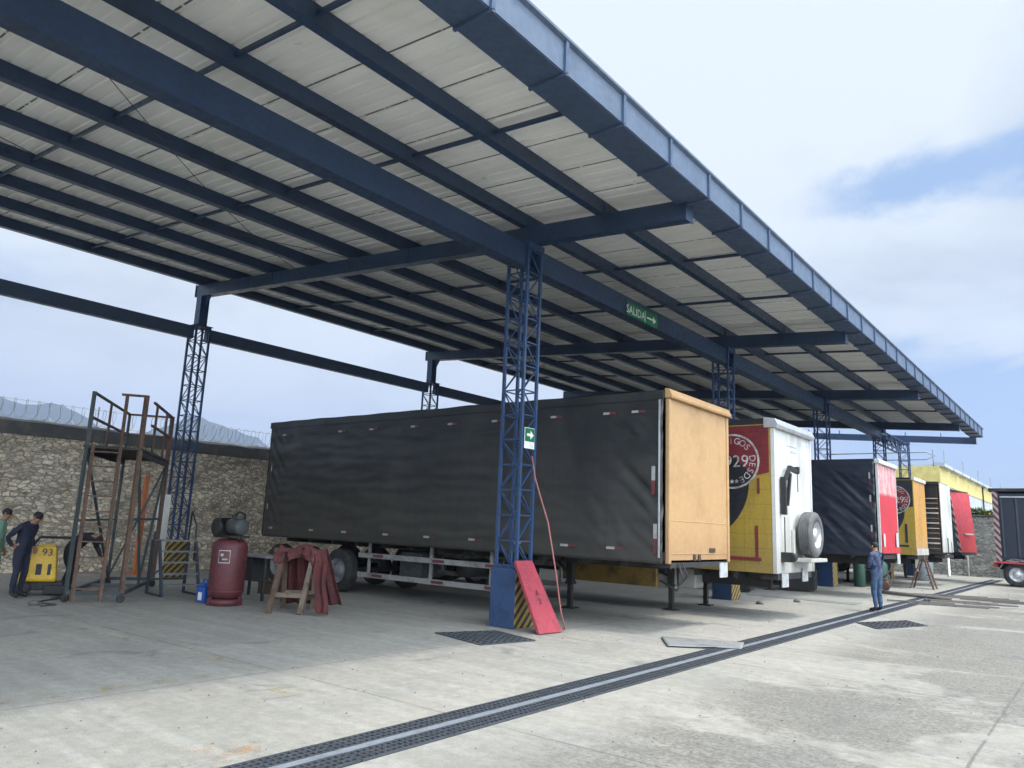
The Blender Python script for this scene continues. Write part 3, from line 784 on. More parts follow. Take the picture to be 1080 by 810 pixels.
def wrinkle(x, z, seed, lf=2.2, amp=1.0, L=12.0):
    """outward displacement of a slack tarpaulin, x measured back from the front edge"""
    n = noise.noise(Vector((x * 0.75, z * 5.0, seed))) * 0.014 + noise.noise(Vector((x * 1.8, z * 9.0, seed + 4))) * 0.010
    n += noise.noise(Vector((x * 0.4, z * 0.7, seed + 9))) * 0.02
    k = max(0.0, 1 - x / lf); k = k * k * (3 - 2 * k)
    ph = (z * 1.0 - x * 0.95) * 15 + 6.5 * noise.noise(Vector((x * 0.9, z * 0.9, seed + 2)))
    pa, qa = (z - 0.85 * x), (z + x)
    fold = noise.noise(Vector((pa * 3.1, qa * 0.45, seed + 7))) + 0.6 * noise.noise(Vector((pa * 6.5, qa * 0.7, seed + 3)))
    n += k * 0.034 * (1 - abs(fold) * 1.8)
    k2 = max(0.0, 1 - (L - x) / 0.9)
    n += k2 * 0.015 * math.sin((z + (L - x) * 1.2) * 16)
    fx = (x % 1.22) / 1.22
    n += 0.006 * math.exp(-((fx - 0.5) * 40) ** 2)
    return n * amp

def curtain(t, Lx, z0, z1, seed, mat, name='side_curtain', lf=2.2, amp=1.0, nx=190, nz=54, y=-0.02, hang=0.10, x0=0.07):
    mb = MB()
    def fn(u, v):
        x = x0 + (Lx - 2 * x0) * u; z = z0 - hang + (z1 - z0 + hang) * v
        low = 0.012 * noise.noise(Vector((x * 1.5, 0, seed))) if v < 1e-6 else 0
        return (-x, y - 0.035 - wrinkle(x, z, seed, lf, amp, Lx) * min(1, 6 * v + 0.4) * min(1, 8 * (1 - v) + 0.15), z + low)
    mb.grid(fn, nx, nz)
    o = mb.build(name, mat, t, fix=False)
    md = o.modifiers.new('thickness', 'SOLIDIFY'); md.thickness = 0.006; md.offset = 0
    return o

def strip(t, x, z, vertical=False, y=-0.085, s=0.27, w=0.045, flip=False, name='reflective_strip'):
    mb = MB(); a = s / 2
    for i, (q0, q1) in enumerate(((-a, 0), (0, a))):
        mb.mi = (1 - i) if flip else i
        if vertical: mb.box(x - w / 2, x + w / 2, y - 0.004, y, z - q1, z - q0)
        else: mb.box(x + q0, x + q1, y - 0.004, y, z - w / 2, z + w / 2)
    mb.build(name, ['tape_white', 'tape_red'], t)

def mudflap(t, x, y, z0, z1, w=0.34, mat='plate_dirty'):
    mb = MB(); mb.box(x - 0.01, x + 0.01, y - w / 2, y + w / 2, z0, z1); mb.build('front_plate', mat, t)

# --- nearest trailer: black curtain sides, orange front
T1L, T1W = 11.85, 2.66
t1 = thing('semi_trailer', (-6.0, 12.06, 0), 'long black curtain sided semi trailer with a plain orange front wall, nearest to the viewer', 'trailer', 'semi trailers backed in under the canopy')
mb = MB(); mb.box(-T1L, -0.02, 0.03, T1W - 0.03, 1.28, 1.40); mb.box(-T1L, -0.04, -0.01, 0.03, 1.25, 1.38); mb.build('floor', 'chassis_brown', t1)
mb = MB(); mb.box(-0.05, 0.0, 0.03, T1W - 0.03, 1.22, 4.08)
mb.box(0.0005, 0.006, 0.03, T1W - 0.03, 1.93, 1.945); mb.box(0.0005, 0.008, 0.03, T1W - 0.03, 1.36, 1.375)
o = mb.build('front_wall', 'panel_orange', t1, bevel=0.004)
for y in (0.0, T1W - 0.09): mb = MB(); mb.box(-0.06, 0.03, y, y + 0.09, 1.20, 4.08); mb.build('corner_post', 'panel_orange', t1, bevel=0.02)
mb = MB(); mb.prism([(-0.06, 4.085), (0.08, 4.085), (0.09, 4.13), (0.03, 4.25), (-0.06, 4.27)], 'y', -0.02, T1W + 0.02); mb.build('header_cap', 'panel_orange', t1, bevel=0.01)
mb = MB(); mb.box(-T1L, -0.062, 0.0, T1W, 4.14, 4.22)
mb.grid(lambda u, v: (-0.062 - (T1L - 0.062) * u, -0.06 + (T1W + 0.12) * v, 4.235 + 0.07 * math.sin(PI * v) + 0.02 * noise.noise(Vector((u * 14, v * 3, 1)))), 80, 8)
mb.box(-T1L, -0.062, -0.075, -0.005, 4.06, 4.22)
mb.build('roof', 'tarp_black', t1)
curtain(t1, T1L, 1.30, 4.10, 1.7, 'tarp_black')
mb = MB(); mb.box(-T1L, -0.08, T1W - 0.02, T1W + 0.02, 1.30, 4.13); mb.build('side_curtain', 'tarp_black', t1)
mb = MB(); mb.box(-T1L - 0.05, -T1L, 0.0, T1W, 1.25, 4.15); mb.build('rear_door', 'chassis', t1)
for x in (-11.1, -8.8, -7.65, -6.25, -5.1, -3.85, -2.35, -1.15, -0.55): strip(t1, x, 3.86, flip=False)
for x in (-11.3, -9.6, -8.35, -6.9, -5.6, -4.3, -3.1, -2.0, -1.0): strip(t1, x, 1.42, s=0.34)
strip(t1, -0.24, 2.62, True, s=0.5, w=0.07); strip(t1, -0.20, 1.62, True, s=0.5, w=0.07); strip(t1, -11.6, 2.9, True, s=0.3); strip(t1, -11.62, 1.9, True, s=0.3)
mb = MB(); mb.bar((-0.12, -0.10, 1.3), (-0.12, -0.10, 4.05), 0.025, 0.025); mb.build('curtain_rod', 'aluminium', t1)
chassis(t1, T1L, T1W, 1.27, -3.55, (-8.78, -10.0, -11.2), deep=0.2)
for y in (0.08, T1W - 0.08):
    mb = MB()
    for i, (z0, z1) in enumerate(((0.42, 0.53), (0.86, 0.97))): mb = MB(); mb.box(-8.0, -3.75, y - 0.025, y + 0.025, z0, z1); mb.build('side_guard', 'guard_grey', t1)
    if y < 1:
        for z in (0.475, 0.915):
            for x in (-7.5, -5.6, -4.1):
                mb = MB(); mb.box(x, x + 0.35, y - 0.030, y - 0.0255, z - 0.03, z + 0.03); mb.build('reflective_strip', 'tape_red', t1)
    mb = MB()
    for x in (-7.7, -5.7, -4.0): mb = MB(); mb.box(x - 0.03, x + 0.03, y + 0.03, y + 0.08, 0.40, 1.25); mb.build('guard_bracket', 'guard_grey', t1)
mudflap(t1, 0.02, T1W - 0.32, 0.92, 1.2, 0.36)
mb = MB(); mb.box(-6.9, -6.2, 0.35, 0.9, 0.5, 1.05); mb.build('tool_box', 'engine_grey', t1, bevel=0.02)
mb = MB(); mb.lathe([(0.0, 0.15), (0.2, 0.18), (0.2, 0.9), (0.0, 0.93)], (-5.0, 0.2, 0.8), 'y', 16); mb.build('air_tank', 'chassis', t1)
mb = MB(); mb.box(0.0085, 0.012, T1W - 0.95, T1W - 0.68, 1.39, 1.47); mb.build('maker_plate', 'chassis_brown', t1)
for y in (1.25, 1.05): mb = MB(); mb.cbox((0.012, y, 1.30), (0.02, 0.1, 0.11)); mb.build('lamp', 'chassis_brown', t1)
mb = MB(); mb.tube([(0.03, 0.35, 1.2), (0.10, 0.38, 0.95), (0.02, 0.30, 0.75), (-0.3, 0.3, 0.9)], 0.018, 6); mb.tube([(0.03, 0.5, 1.2), (0.12, 0.52, 1.0), (0.0, 0.5, 0.85)], 0.015, 6); mb.build('air_hose', 'engine_black', t1)

# --- emblem sides: yellow and red panel with black disc, ring and lettering
def emblem_side(t, Lx, W, z0, z1, cx, cz, rr, mats=('side_yellow', 'side_maroon'), y=0.0):
    """painted side wall; cx, cz centre of the ring, in trailer coordinates"""
    mb = MB(); mb.box(-Lx, 0.0, y, y + 0.04, z0, z1); mb.build('side_wall', mats[0], t)
    mb = MB()                                              # red upper field with a ragged lower edge
    up = [(-Lx, z1 - 0.02), (-0.03, z1 - 0.02)]
    n = 24; zl = cz - 0.35
    low = [(-0.03 - (Lx - 0.03) * k / n, (cz - 0.25 if k == 0 else zl) + 0.10 * noise.noise(Vector((k * 0.9, 3, 1)))) for k in range(n + 1)]
    mb.prism(up + low, 'y', y - 0.004, y - 0.0005); mb.build('red_field', mats[1], t)
    mb = MB(); R = rr * 2.15; bx, bz = cx - R * 0.72, cz - R * 0.34
    pts = [(bx + R * math.cos(a), bz + R * math.sin(a)) for a in [2 * PI * k / 72 for k in range(72)]]
    pts = [(min(p[0], -0.05), min(max(p[1], z0 + 0.05), z1 - 0.05)) for p in pts]
    mb.prism(pts, 'y', y - 0.009, y - 0.005); mb.build('black_disc', 'paint_black', t)
    mb = MB()
    for ra, rb in ((rr * 0.93, rr * 1.0),):
        k = 64
        for i in range(k):
            a, b = 2 * PI * i / k, 2 * PI * (i + 1) / k
            q = [(cx + r_ * math.cos(s_), y - 0.0145, cz + r_ * math.sin(s_)) for r_, s_ in ((ra, a), (rb, a), (rb, b), (ra, b))]
            mb._faces(q, [(0, 1, 2, 3)])
    txt = 'AMIGOS DESDE'; a0, a1 = math.radians(128), math.radians(-62)
    for i, chh in enumerate(txt):
        if chh == ' ': continue
        a = a0 + (a1 - a0) * i / (len(txt) - 1); s_ = rr * 0.33
        def fn(px, py, a=a):
            ca, sa = math.cos(a - PI / 2), math.sin(a - PI / 2); rad = rr * 0.74
            return (cx + rad * math.cos(a) + px * ca - py * sa, y - 0.0145, cz + rad * math.sin(a) + px * sa + py * ca)
        put_text(mb, chh, s_, fn)
    put_text(mb, '1929', rr * 0.62, lambda px, py: (cx + px, y - 0.0145, cz + py - rr * 0.02))
    for ang in (-78, -92):
        a = math.radians(ang); s_ = rr * 0.09; c0 = (cx + rr * 0.74 * math.cos(a), cz + rr * 0.74 * math.sin(a))
        st = []
        for k in range(10):
            q = PI / 2 + k * PI / 5; r_ = s_ if k % 2 == 0 else s_ * 0.45; st.append((c0[0] + r_ * math.cos(q), y - 0.0145, c0[1] + r_ * math.sin(q)))
        mb._faces(st, [tuple(range(10))])
    mb.build('emblem', 'emblem_white', t, fix=False)
    # inner disc edge of the badge, a shade lighter than the black field
    mb = MB(); pts = [(cx + rr * 0.99 * math.cos(a), cz + rr * 0.99 * math.sin(a)) for a in [2 * PI * k / 48 for k in range(48)]]
    mb.prism(pts, 'y', y - 0.0135, y - 0.0095); mb.build('badge_disc', 'badge', t)

def badge_mat():
    m, t, b = new_mat('badge'); h = N(t); o = h.obj(); s = h.sep(o)
    f = h.ramp(h.math('ADD', h.math('MULTIPLY', s[0], 1.0), h.math('MULTIPLY', s[2], 1.1)), 2.92, 2.97)
    c = h.mix(f, (0.016, 0.018, 0.022), (0.17, 0.022, 0.028)); t.links.new(c, b.inputs['Base Color']); b.inputs['Roughness'].default_value = 0.5
badge_mat()

# --- white fronted trailer with crane arm and spare wheel
t2 = thing('semi_trailer', (-5.5, 15.98, 0), 'semi trailer with white front carrying a spare wheel, its side yellow, red and black', 'trailer', 'semi trailers backed in under the canopy')
W2 = 2.45; L2 = 11.6; H2 = 4.14
mb = MB(); mb.box(-0.06, 0.0, 0.045, W2, 0.98, H2 - 0.12); mb.build('front_wall', 'panel_white', t2, bevel=0.01)
for y in (0.0, W2): mb = MB(); mb.box(-0.07, 0.025, y, y + 0.07, 0.98, H2 - 0.12); mb.build('corner_post', 'panel_white', t2, bevel=0.012)
mb = MB(); mb.prism([(-0.2, H2 - 0.115), (0.10, H2 - 0.115), (0.12, H2 - 0.05), (0.06, H2 + 0.08), (-0.2, H2 + 0.12)], 'y', -0.03, W2 + 0.09); mb.build('header_cap', 'aluminium', t2, bevel=0.01)
mb = MB(); mb.box(-L2, -0.2, 0.0, W2, H2 - 0.02, H2 + 0.10); mb.build('roof', 'tarp_black', t2)
emblem_side(t2, L2 - 0.08, W2, 0.98, H2 - 0.03, -0.83, 3.32, 0.60, y=0.0)
for ob in t2.children:
    if ob.name.split('.')[0] in ('side_wall', 'red_field', 'black_disc', 'emblem', 'badge_disc'): ob.location.x = -0.072
mb = MB(); mb.box(-L2, -0.08, W2, W2 + 0.04, 0.98, H2 - 0.03); mb.box(-L2 - 0.04, -L2, 0, W2, 0.98, H2 - 0.03); mb.build('side_wall', 'side_yellow', t2)
mb = MB(); mb.box(-L2, -0.08, 0.05, W2 - 0.05, 0.99, 1.08); mb.build('floor', 'chassis_brown', t2)
chassis(t2, L2, W2, 0.99, -2.5, (-8.2, -9.6, -11.0))
mb = MB(); mb.box(-5.3, -2.72, -0.02, 0.10, 0.50, 0.97); mb.build('side_skirt', 'skirt_yellow', t2, bevel=0.02)
mb = MB(); mb.box(-2.98, -2.40, 0.3, 0.75, 0.48, 0.95); mb.build('tool_box', 'panel_white', t2, bevel=0.03)
mb = MB(); mb.box(-2.34, -1.92, 0.3, 0.75, 0.52, 0.95); mb.build('tool_box', 'panel_white', t2, bevel=0.03)
mb = MB(); mb.box(-0.42, -0.36, -0.02, -0.012, 1.3, 1.95); mb.box(-0.36, -0.31, -0.02, -0.012, 2.62, 2.95); mb.box(-1.0, -0.3, -0.02, -0.012, 1.22, 1.29); mb.build('side_hinge', 'side_maroon', t2)
# spare wheel leaning on its cradle
wheel(t2, (0.24, 1.58, 1.81), 0.50, 0.29, 'spare_rubber', 'aluminium', 'x', 'spare_wheel', sgn=1)
mb = MB(); mb.box(0.0, 0.42, 1.0, 2.15, 1.22, 1.30); mb.box(0.0, 0.06, 1.0, 1.1, 1.3, 1.9); mb.build('wheel_cradle', 'panel_white', t2, bevel=0.01)
mb = MB(); mb.bar((0.08, 0.34, 2.2), (0.08, 0.34, 3.0), 0.08, 0.11); mb.bar((0.10, 0.40, 2.95), (0.12, 0.62, 3.22), 0.07, 0.07); mb.bar((0.10, 0.50, 2.4), (0.12, 0.66, 3.1), 0.06, 0.06); mb.bar((0.12, 0.60, 3.22), (0.14, 1.10, 3.16), 0.08, 0.09)
mb.tube([(0.14, 1.08, 3.16), (0.14, 1.10, 2.72)], 0.010, 6); mb.tube([(0.08, 0.36, 2.15), (0.06, 0.40, 1.35)], 0.012, 6); mb.cbox((0.14, 1.06, 3.2), (0.1, 0.1, 0.14)); mb.build('crane_arm', 'engine_black', t2)
mb = MB(); mb.cbox((0.10, 0.42, 1.32), (0.2, 0.22, 0.2)); mb.lathe([(0.09, -0.09), (0.09, 0.09)], (0.2, 0.42, 1.32), 'y', 12); mb.build('winch', 'engine_black', t2)
mudflap(t2, 0.03, 0.45, 0.70, 0.98, 0.38); mudflap(t2, 0.03, 1.78, 0.78, 1.08, 0.38)
mb = MB()
for i in range(2): mb.box(0.0005, 0.003, 0.9 + 0.15 * i, 1.5, 3.72 - i * 0.12, 3.74 - i * 0.12)
mb.build('front_stencil', 'drum_grey', t2)

# --- black trailer with the red front
W3 = 2.5; L3 = 11.0; H3 = 4.16
t3 = thing('semi_trailer', (-5.5, 25.2, 0), 'black curtain trailer with red front peeled pale at the top, behind the man', 'trailer', 'semi trailers backed in under the canopy')
mb = MB(); mb.box(-0.05, 0, 0.05, W3 - 0.05, 1.55, H3 - 0.08); mb.build('front_wall', 'panel_red_peeled', t3, bevel=0.006)
for y in (0.02, W3 - 0.05): mb = MB(); mb.box(-0.06, 0.02, y, y + 0.03, 1.36, H3 - 0.08); mb.build('corner_post', 'panel_white', t3, bevel=0.005)
mb = MB(); mb.box(-0.06, 0.06, 0.06, W3 - 0.06, 1.36, 1.548); mb.build('bumper', 'panel_red', t3, bevel=0.01)
mb = MB(); mb.box(0.032, 0.05, 0.25, 0.45, 1.56, 1.95); mb.box(0.032, 0.05, W3 - 0.5, W3 - 0.25, 1.56, 2.0); mb.build('front_bracket', 'panel_white', t3)
mb = MB(); mb.box(-0.08, 0.08, -0.02, W3 + 0.02, H3 - 0.078, H3 + 0.06); mb.build('header_cap', 'panel_white', t3, bevel=0.02)
mb = MB(); mb.box(-L3, -0.08, -0.06, W3 + 0.03, H3 - 0.05, H3 + 0.06); mb.build('roof', 'tarp_navy', t3)
curtain(t3, L3, 1.36, H3 - 0.04, 5.1, 'tarp_navy', lf=3.0, amp=1.25)
mb = MB(); mb.box(-L3, -0.08, W3 - 0.02, W3 + 0.02, 1.36, H3 - 0.06); mb.box(-L3 - 0.04, -L3, 0, W3, 1.36, H3 - 0.06); mb.build('side_curtain', 'tarp_navy', t3)
mb = MB(); mb.box(-L3, -0.07, 0.03, W3 - 0.03, 1.34, 1.46); mb.build('floor', 'chassis_brown', t3)
chassis(t3, L3, W3, 1.33, -3.5, (-7.6, -9.0, -10.3))
for z in (3.6, 2.9, 2.0): strip(t3, -0.2, z, True, y=-0.13, s=0.4)
mudflap(t3, 0.05, W3 - 0.35, 1.02, 1.35, 0.4)

# --- emblem trailer with the ochre front
W4 = 2.3; L4 = 11.0; H4 = 4.12
t4 = thing('semi_trailer', (-5.8, 32.25, 0), 'semi trailer with ochre front and round emblem on its side, beyond the peeled red one', 'trailer', 'semi trailers backed in under the canopy')
mb = MB(); mb.box(-0.05, 0, 0.05, W4, 1.25, H4 - 0.06); mb.build('front_wall', 'panel_ochre', t4, bevel=0.006)
mb = MB(); mb.box(-0.06, 0.05, 0.0, W4 + 0.05, H4 - 0.058, H4 + 0.08); mb.build('header_cap', 'panel_white', t4, bevel=0.01)
mb = MB(); mb.box(0.0005, 0.02, 0.05, W4, 1.25, 1.5); mb.build('bumper', 'panel_white', t4)
mb = MB(); mb.box(-L4, -0.07, 0.0, W4, H4 - 0.03, H4 + 0.05); mb.build('roof', 'tarp_black', t4)
emblem_side(t4, L4 - 0.08, W4, 1.25, H4 - 0.035, -0.66, 3.32, 0.54, ('side_yellow', 'paint_black'))
mb = MB(); mb.box(-L4, -0.08, W4 + 0.01, W4 + 0.05, 1.25, H4 - 0.035); mb.box(-L4 - 0.04, -L4, 0, W4, 1.25, H4 - 0.035); mb.build('side_wall', 'side_yellow', t4)
mb = MB(); mb.box(-L4, -0.08, 0.05, W4 - 0.05, 1.26, 1.34); mb.build('floor', 'chassis_brown', t4)
chassis(t4, L4, W4, 1.24, -3.0, (-7.6, -9.0, -10.3))
mb = MB(); mb.box(-0.35, -0.27, -0.02, -0.012, 1.7, 2.4); mb.box(-0.8, -0.25, -0.02, -0.012, 1.55, 1.62); mb.build('side_hinge', 'paint_black', t4)

# --- slatted trailer with white front
W5 = 2.4; L5 = 10.5; H5 = 4.15
t5 = thing('stake_trailer', (-5.3, 34.95, 0), 'trailer with white front and dark side of open pale slats, beyond the ochre front', 'trailer', 'semi trailers backed in under the canopy')
mb = MB(); mb.box(-0.06, 0.0, 0.02, W5, 1.36, H5); mb.build('front_wall', 'panel_white', t5, bevel=0.03)
for ya, yb_, zt in ((0.95, 1.15, 1.95), (1.9, 1.98, 1.8)): mb = MB(); mb.box(0.001, 0.012, ya, yb_, 1.36, zt); mb.build('front_slot', 'chassis', t5)
mb = MB(); mb.box(-L5, -0.08, 0.12, 0.16, 1.4, H5); mb.box(-L5, -0.08, W5 - 0.05, W5, 1.4, H5); mb.box(-L5 - 0.04, -L5, 0, W5, 1.4, H5); mb.box(-L5, -0.07, -0.02, W5, H5 - 0.06, H5 + 0.05); mb.build('side_wall', 'tarp_black', t5)
k = 0; z = 1.5
while z < H5 - 0.5:
    mb = MB(); mb.box(-4.2, -0.12, 0.03, 0.06, z, z + 0.035 + 0.02 * (k % 2)); mb.build('slat', 'aluminium' if k % 3 else 'wood_pale', t5); z += 0.20; k += 1
for x in (-0.15, -1.0, -2.0, -3.0, -4.0): mb = MB(); mb.box(x - 0.04, x + 0.04, 0.065, 0.115, 1.36, H5 - 0.1); mb.build('stake', 'chassis_brown', t5)
mb = MB(); mb.box(-L5, -0.06, 0.0, W5, 1.30, 1.39); mb.build('floor', 'chassis', t5)
chassis(t5, L5, W5, 1.29, -3.0, (-7.6, -9.0, -10.2))
# --- far red trailer
W6 = 2.35; L6 = 9.5; H6 = 4.2
t6 = thing('semi_trailer', (-5.55, 41.2, 0), 'farthest trailer, dark green side with striped edge tape and red front, near the end wall', 'trailer', 'semi trailers backed in under the canopy', rz=math.radians(-9))
mb = MB(); mb.hexa([(-0.06, 0.06, 1.36), (0, 0.06, 1.36), (-0.06, W6, 1.36), (0, W6, 1.36), (-0.41, 0.06, H6), (-0.35, 0.06, H6), (-0.26, W6, H6), (-0.2, W6, H6)]); mb.build('front_wall', 'panel_red', t6)
mb = MB(); mb.hexa([(-0.08, -0.02, 1.36), (0.02, -0.02, 1.36), (-0.08, 0.058, 1.36), (0.02, 0.058, 1.36), (-0.43, -0.02, H6), (-0.33, -0.02, H6), (-0.43, 0.058, H6), (-0.33, 0.058, H6)]); mb.build('edge_tape', 'chevron_edge', t6)
mb = MB(); mb.hexa([(-L6, 0, 1.36), (-0.085, 0, 1.36), (-L6, W6, 1.36), (-0.085, W6, 1.36), (-L6, 0, H6), (-0.435, 0, H6), (-L6, W6, H6), (-0.435, W6, H6)]); mb.build('body', 'green_steel', t6)
mb = MB(); mb.box(-L6, -0.25, -0.05, W6 + 0.05, H6 + 0.003, H6 + 0.07); mb.build('roof', 'chassis', t6)
mb = MB(); mb.box(0.0, 0.02, 0.7, 1.9, 2.18, 2.24); mb.build('front_rail', 'panel_white', t6)
chassis(t6, L6, W6, 1.36, -2.6, (-6.6, -8.0))

# --- truck entering from the far right
t7 = thing('box_truck', (-4.05, 40.0, 0), 'dark blue truck body with striped corner tape parked at the far right edge', 'truck')
L7 = 9.0; W7 = 2.5
mb = MB(); mb.box(0.22, L7, 0.03, W7, 1.12, 4.02)
def rib(u, v): return (0.3 + (L7 - 0.3) * u, 0.0 - 0.02 * (1 if int(u * 140) % 9 == 0 else 0), 1.25 + 2.6 * v)
mb.grid(rib, 140, 2, smooth=False); mb.build('body', 'tarp_navy', t7)
mb = MB(); mb.box(0.0, 0.215, -0.03, 0.06, 1.05, 4.1); mb.build('edge_tape', 'chevron_edge', t7)
mb = MB(); mb.box(0.0, 0.215, 0.065, W7, 1.05, 4.1); mb.build('tailgate', 'chassis', t7)
mb = MB(); mb.box(-0.12, L7, -0.05, W7 + 0.05, 4.103, 4.25); mb.build('roof', 'chassis', t7, bevel=0.02)
mb = MB(); mb.box(0.3, L7, -0.035, -0.022, 3.84, 3.90); mb.build('trim_rail', 'aluminium', t7)
mb = MB(); mb.box(0.0, L7, -0.04, 0.03, 0.98, 1.045); mb.build('sill', 'panel_red', t7)
mb = MB(); mb.box(0.0, L7, 0.55, 0.75, 0.7, 1.0); mb.box(0.0, L7, 1.75, 1.95, 0.7, 1.0); mb.build('chassis', 'chassis', t7)
mb = MB(); mb.box(-0.12, 0.02, 0.1, 0.45, 0.82, 1.0); mb.build('tail_light', 'taillight', t7)
wheel(t7, (0.72, 0.22, 0.52), 0.52, 0.28, sgn=-1, rim='aluminium'); wheel(t7, (2.0, 0.22, 0.52), 0.52, 0.28, sgn=-1, rim='aluminium')
wheel(t7, (0.72, W7 - 0.22, 0.52), 0.52, 0.28, sgn=1); wheel(t7, (2.0, W7 - 0.22, 0.52), 0.52, 0.28, sgn=1); wheel(t7, (8.0, 0.22, 0.52), 0.52, 0.28, sgn=-1); wheel(t7, (8.0, W7 - 0.22, 0.52), 0.52, 0.28, sgn=1)
mb = MB(); pts = [(0.72 + 0.68 * math.cos(a), 0.52 + 0.66 * math.sin(a)) for a in [math.radians(12 + 8 * k) for k in range(21)]]
for a, b in zip(pts[:-1], pts[1:]): mb.bar((a[0], 0.2, a[1]), (b[0], 0.2, b[1]), 0.42, 0.025, up=(0, 1, 0)) if False else mb._faces([(a[0], 0.0, a[1]), (b[0], 0.0, b[1]), (b[0], 0.42, b[1]), (a[0], 0.42, a[1])], [(0, 1, 2, 3)])
o = mb.build('mudguard', 'drum_grey', t7); md = o.modifiers.new('thickness', 'SOLIDIFY'); md.thickness = 0.02

# ------------------------------------------------------------------ warehouse beyond the far wall
wh = thing('warehouse', (-18, 70, 0), 'yellow and grey industrial warehouse with stepped roof edge beyond the end wall', 'building')
mb = MB(); mb.box(-34, -8.65, 57, 118, 0, 5.6); mb.build('wall', 'warehouse_grey', wh, world=True)
mb = MB(); mb.box(-34.05, -8.6, 56.95, 118, 5.603, 6.75); mb.build('upper_wall', 'warehouse_yellow', wh, world=True)
mb = MB()
y = 57.0
while y < 117:
    mb.prism([(-8.9, 6.755), (-8.3, 6.755), (-8.3, 6.95), (-8.9, 7.1)], 'y', y, y + 3.6); y += 4.0
mb.build('roof_edge', 'warehouse_grey', wh, world=True)
mb = MB(); mb.box(-33.8, -9.0, 57.1, 118, 6.755, 6.9); mb.build('roof', 'warehouse_grey', wh, world=True)
for y in (78, 105): mb = MB(); mb.box(-8.598, -8.5, y, y + 0.2, 0, 6.7); mb.build('downpipe', 'chassis', wh, world=True)
mb = MB()
for x in (-12.0, -9.0): mb.bar((x, 57.3, 6.9), (x, 57.3, 7.9), 0.05, 0.05)
mb.tube([(-16, 57.3, 7.25), (-9.4, 57.3, 7.25), (-8.9, 57.5, 7.5), (-9.4, 57.3, 7.75), (-16, 57.3, 7.75)], 0.05, 6)
mb.build('roof_rail', 'drum_grey', wh, world=True)
for i in range(7): mb = MB(); mb.bar((-8.45, 58 + 8.4 * i, 6.96), (-8.45, 58 + 8.4 * i, 7.9), 0.04, 0.04); mb.build('lightning_rod', 'drum_grey', wh, world=True)

def shrub(x, y, z, r, label, fl=False):
    t = thing('shrub', (x, y, z), label, 'shrub', 'shrubs along the end wall')
    mb = MB(); rd = random.Random(int(x * 100))
    for i in range(420):
        p = Vector((rd.gauss(0, 1), rd.gauss(0, 0.5), rd.gauss(0, 1))); p = p.normalized() * r * rd.random() ** 0.4
        p.x *= 1.6; p.z = abs(p.z) * (0.7 + 0.6 * noise.noise(Vector((p.x * 3, x, 0))))
        q = Vector((rd.uniform(-1, 1), rd.uniform(-1, 1), rd.uniform(-.3, 1))).normalized(); w = q.cross(Vector((rd.random(), rd.random(), 1))).normalized()
        s_ = 0.07 + 0.06 * rd.random(); mb.mi = 1 if fl and rd.random() < 0.3 else 0
        mb._faces([p - w * s_ * .4, p + q * s_ - w * 0.02, p + q * s_ * 1.5, p + w * s_ * .4], [(0, 1, 2, 3)])
    mb.build('foliage', ['leaf', 'flower'], t, fix=False)
    mb = MB()
    for i in range(5): mb.tube([(rd.uniform(-.2, .2), 0, -0.05), (rd.uniform(-r, r), 0, r * 0.6)], [0.02, 0.008], 5)
    mb.build('stem', 'wood', t)
shrub(-6.7, 50.0, 3.36, 0.45, 'yellow flowered shrub on the end wall beside the far red trailer', True)
shrub(-5.9, 50.0, 3.36, 0.50, 'green leafy shrub in the middle of the end wall top')
shrub(-5.2, 50.0, 3.36, 0.42, 'yellow flowered shrub on the end wall beside the dark blue truck', True)

# ------------------------------------------------------------------ drain across the yard
mb = MB(); mb.box(-5.0, -4.45, -4, 46.5, -0.05, 0.004); tag(mb.build('drain_channel', 'drain_shade'), kind='structure')  # flat bed level with the slab; the channel's inner shade is its dark colour
mb = MB(); mb.box(-4.765, -4.675, -4, 46.5, -0.02, 0.016); tag(mb.build('drain_rib', 'drain_strip'), kind='structure')
def grate_mesh():
    mb = MB(); w, l = 0.215, 1.0
    n = 16
    for i in range(n + 1):
        y = 0.01 + (l - 0.02) * i / n; mb.box(0.0, w, y - 0.009, y + 0.009, 0.0045, 0.017)
    for k in range(4):
        x = 0.008 + (w - 0.016) * k / 3; mb.box(x - 0.008, x + 0.008, 0.004, l - 0.004, 0.0042, 0.019)
    return mb
proto = grate_mesh().build('drain_grating', 'grate_steel'); proto.location = (-4.985, -4, 0)
tag(proto, 'dark slotted drain grating on the canopy side of the pale rib', 'grating', 'drain gratings on the canopy side')
for i in range(1, 50):
    o = proto.copy(); COL.objects.link(o); o.location = (-4.985 + random.uniform(-.004, .004), -4 + i * 1.005, 0)
first = None
for i in range(50):
    o = proto.copy(); COL.objects.link(o); o.location = (-4.668 + random.uniform(-.004, .004), -4 + i * 1.005, 0)
    tag(o, 'dark slotted drain grating on the open yard side of the pale rib', 'grating', 'drain gratings on the yard side')

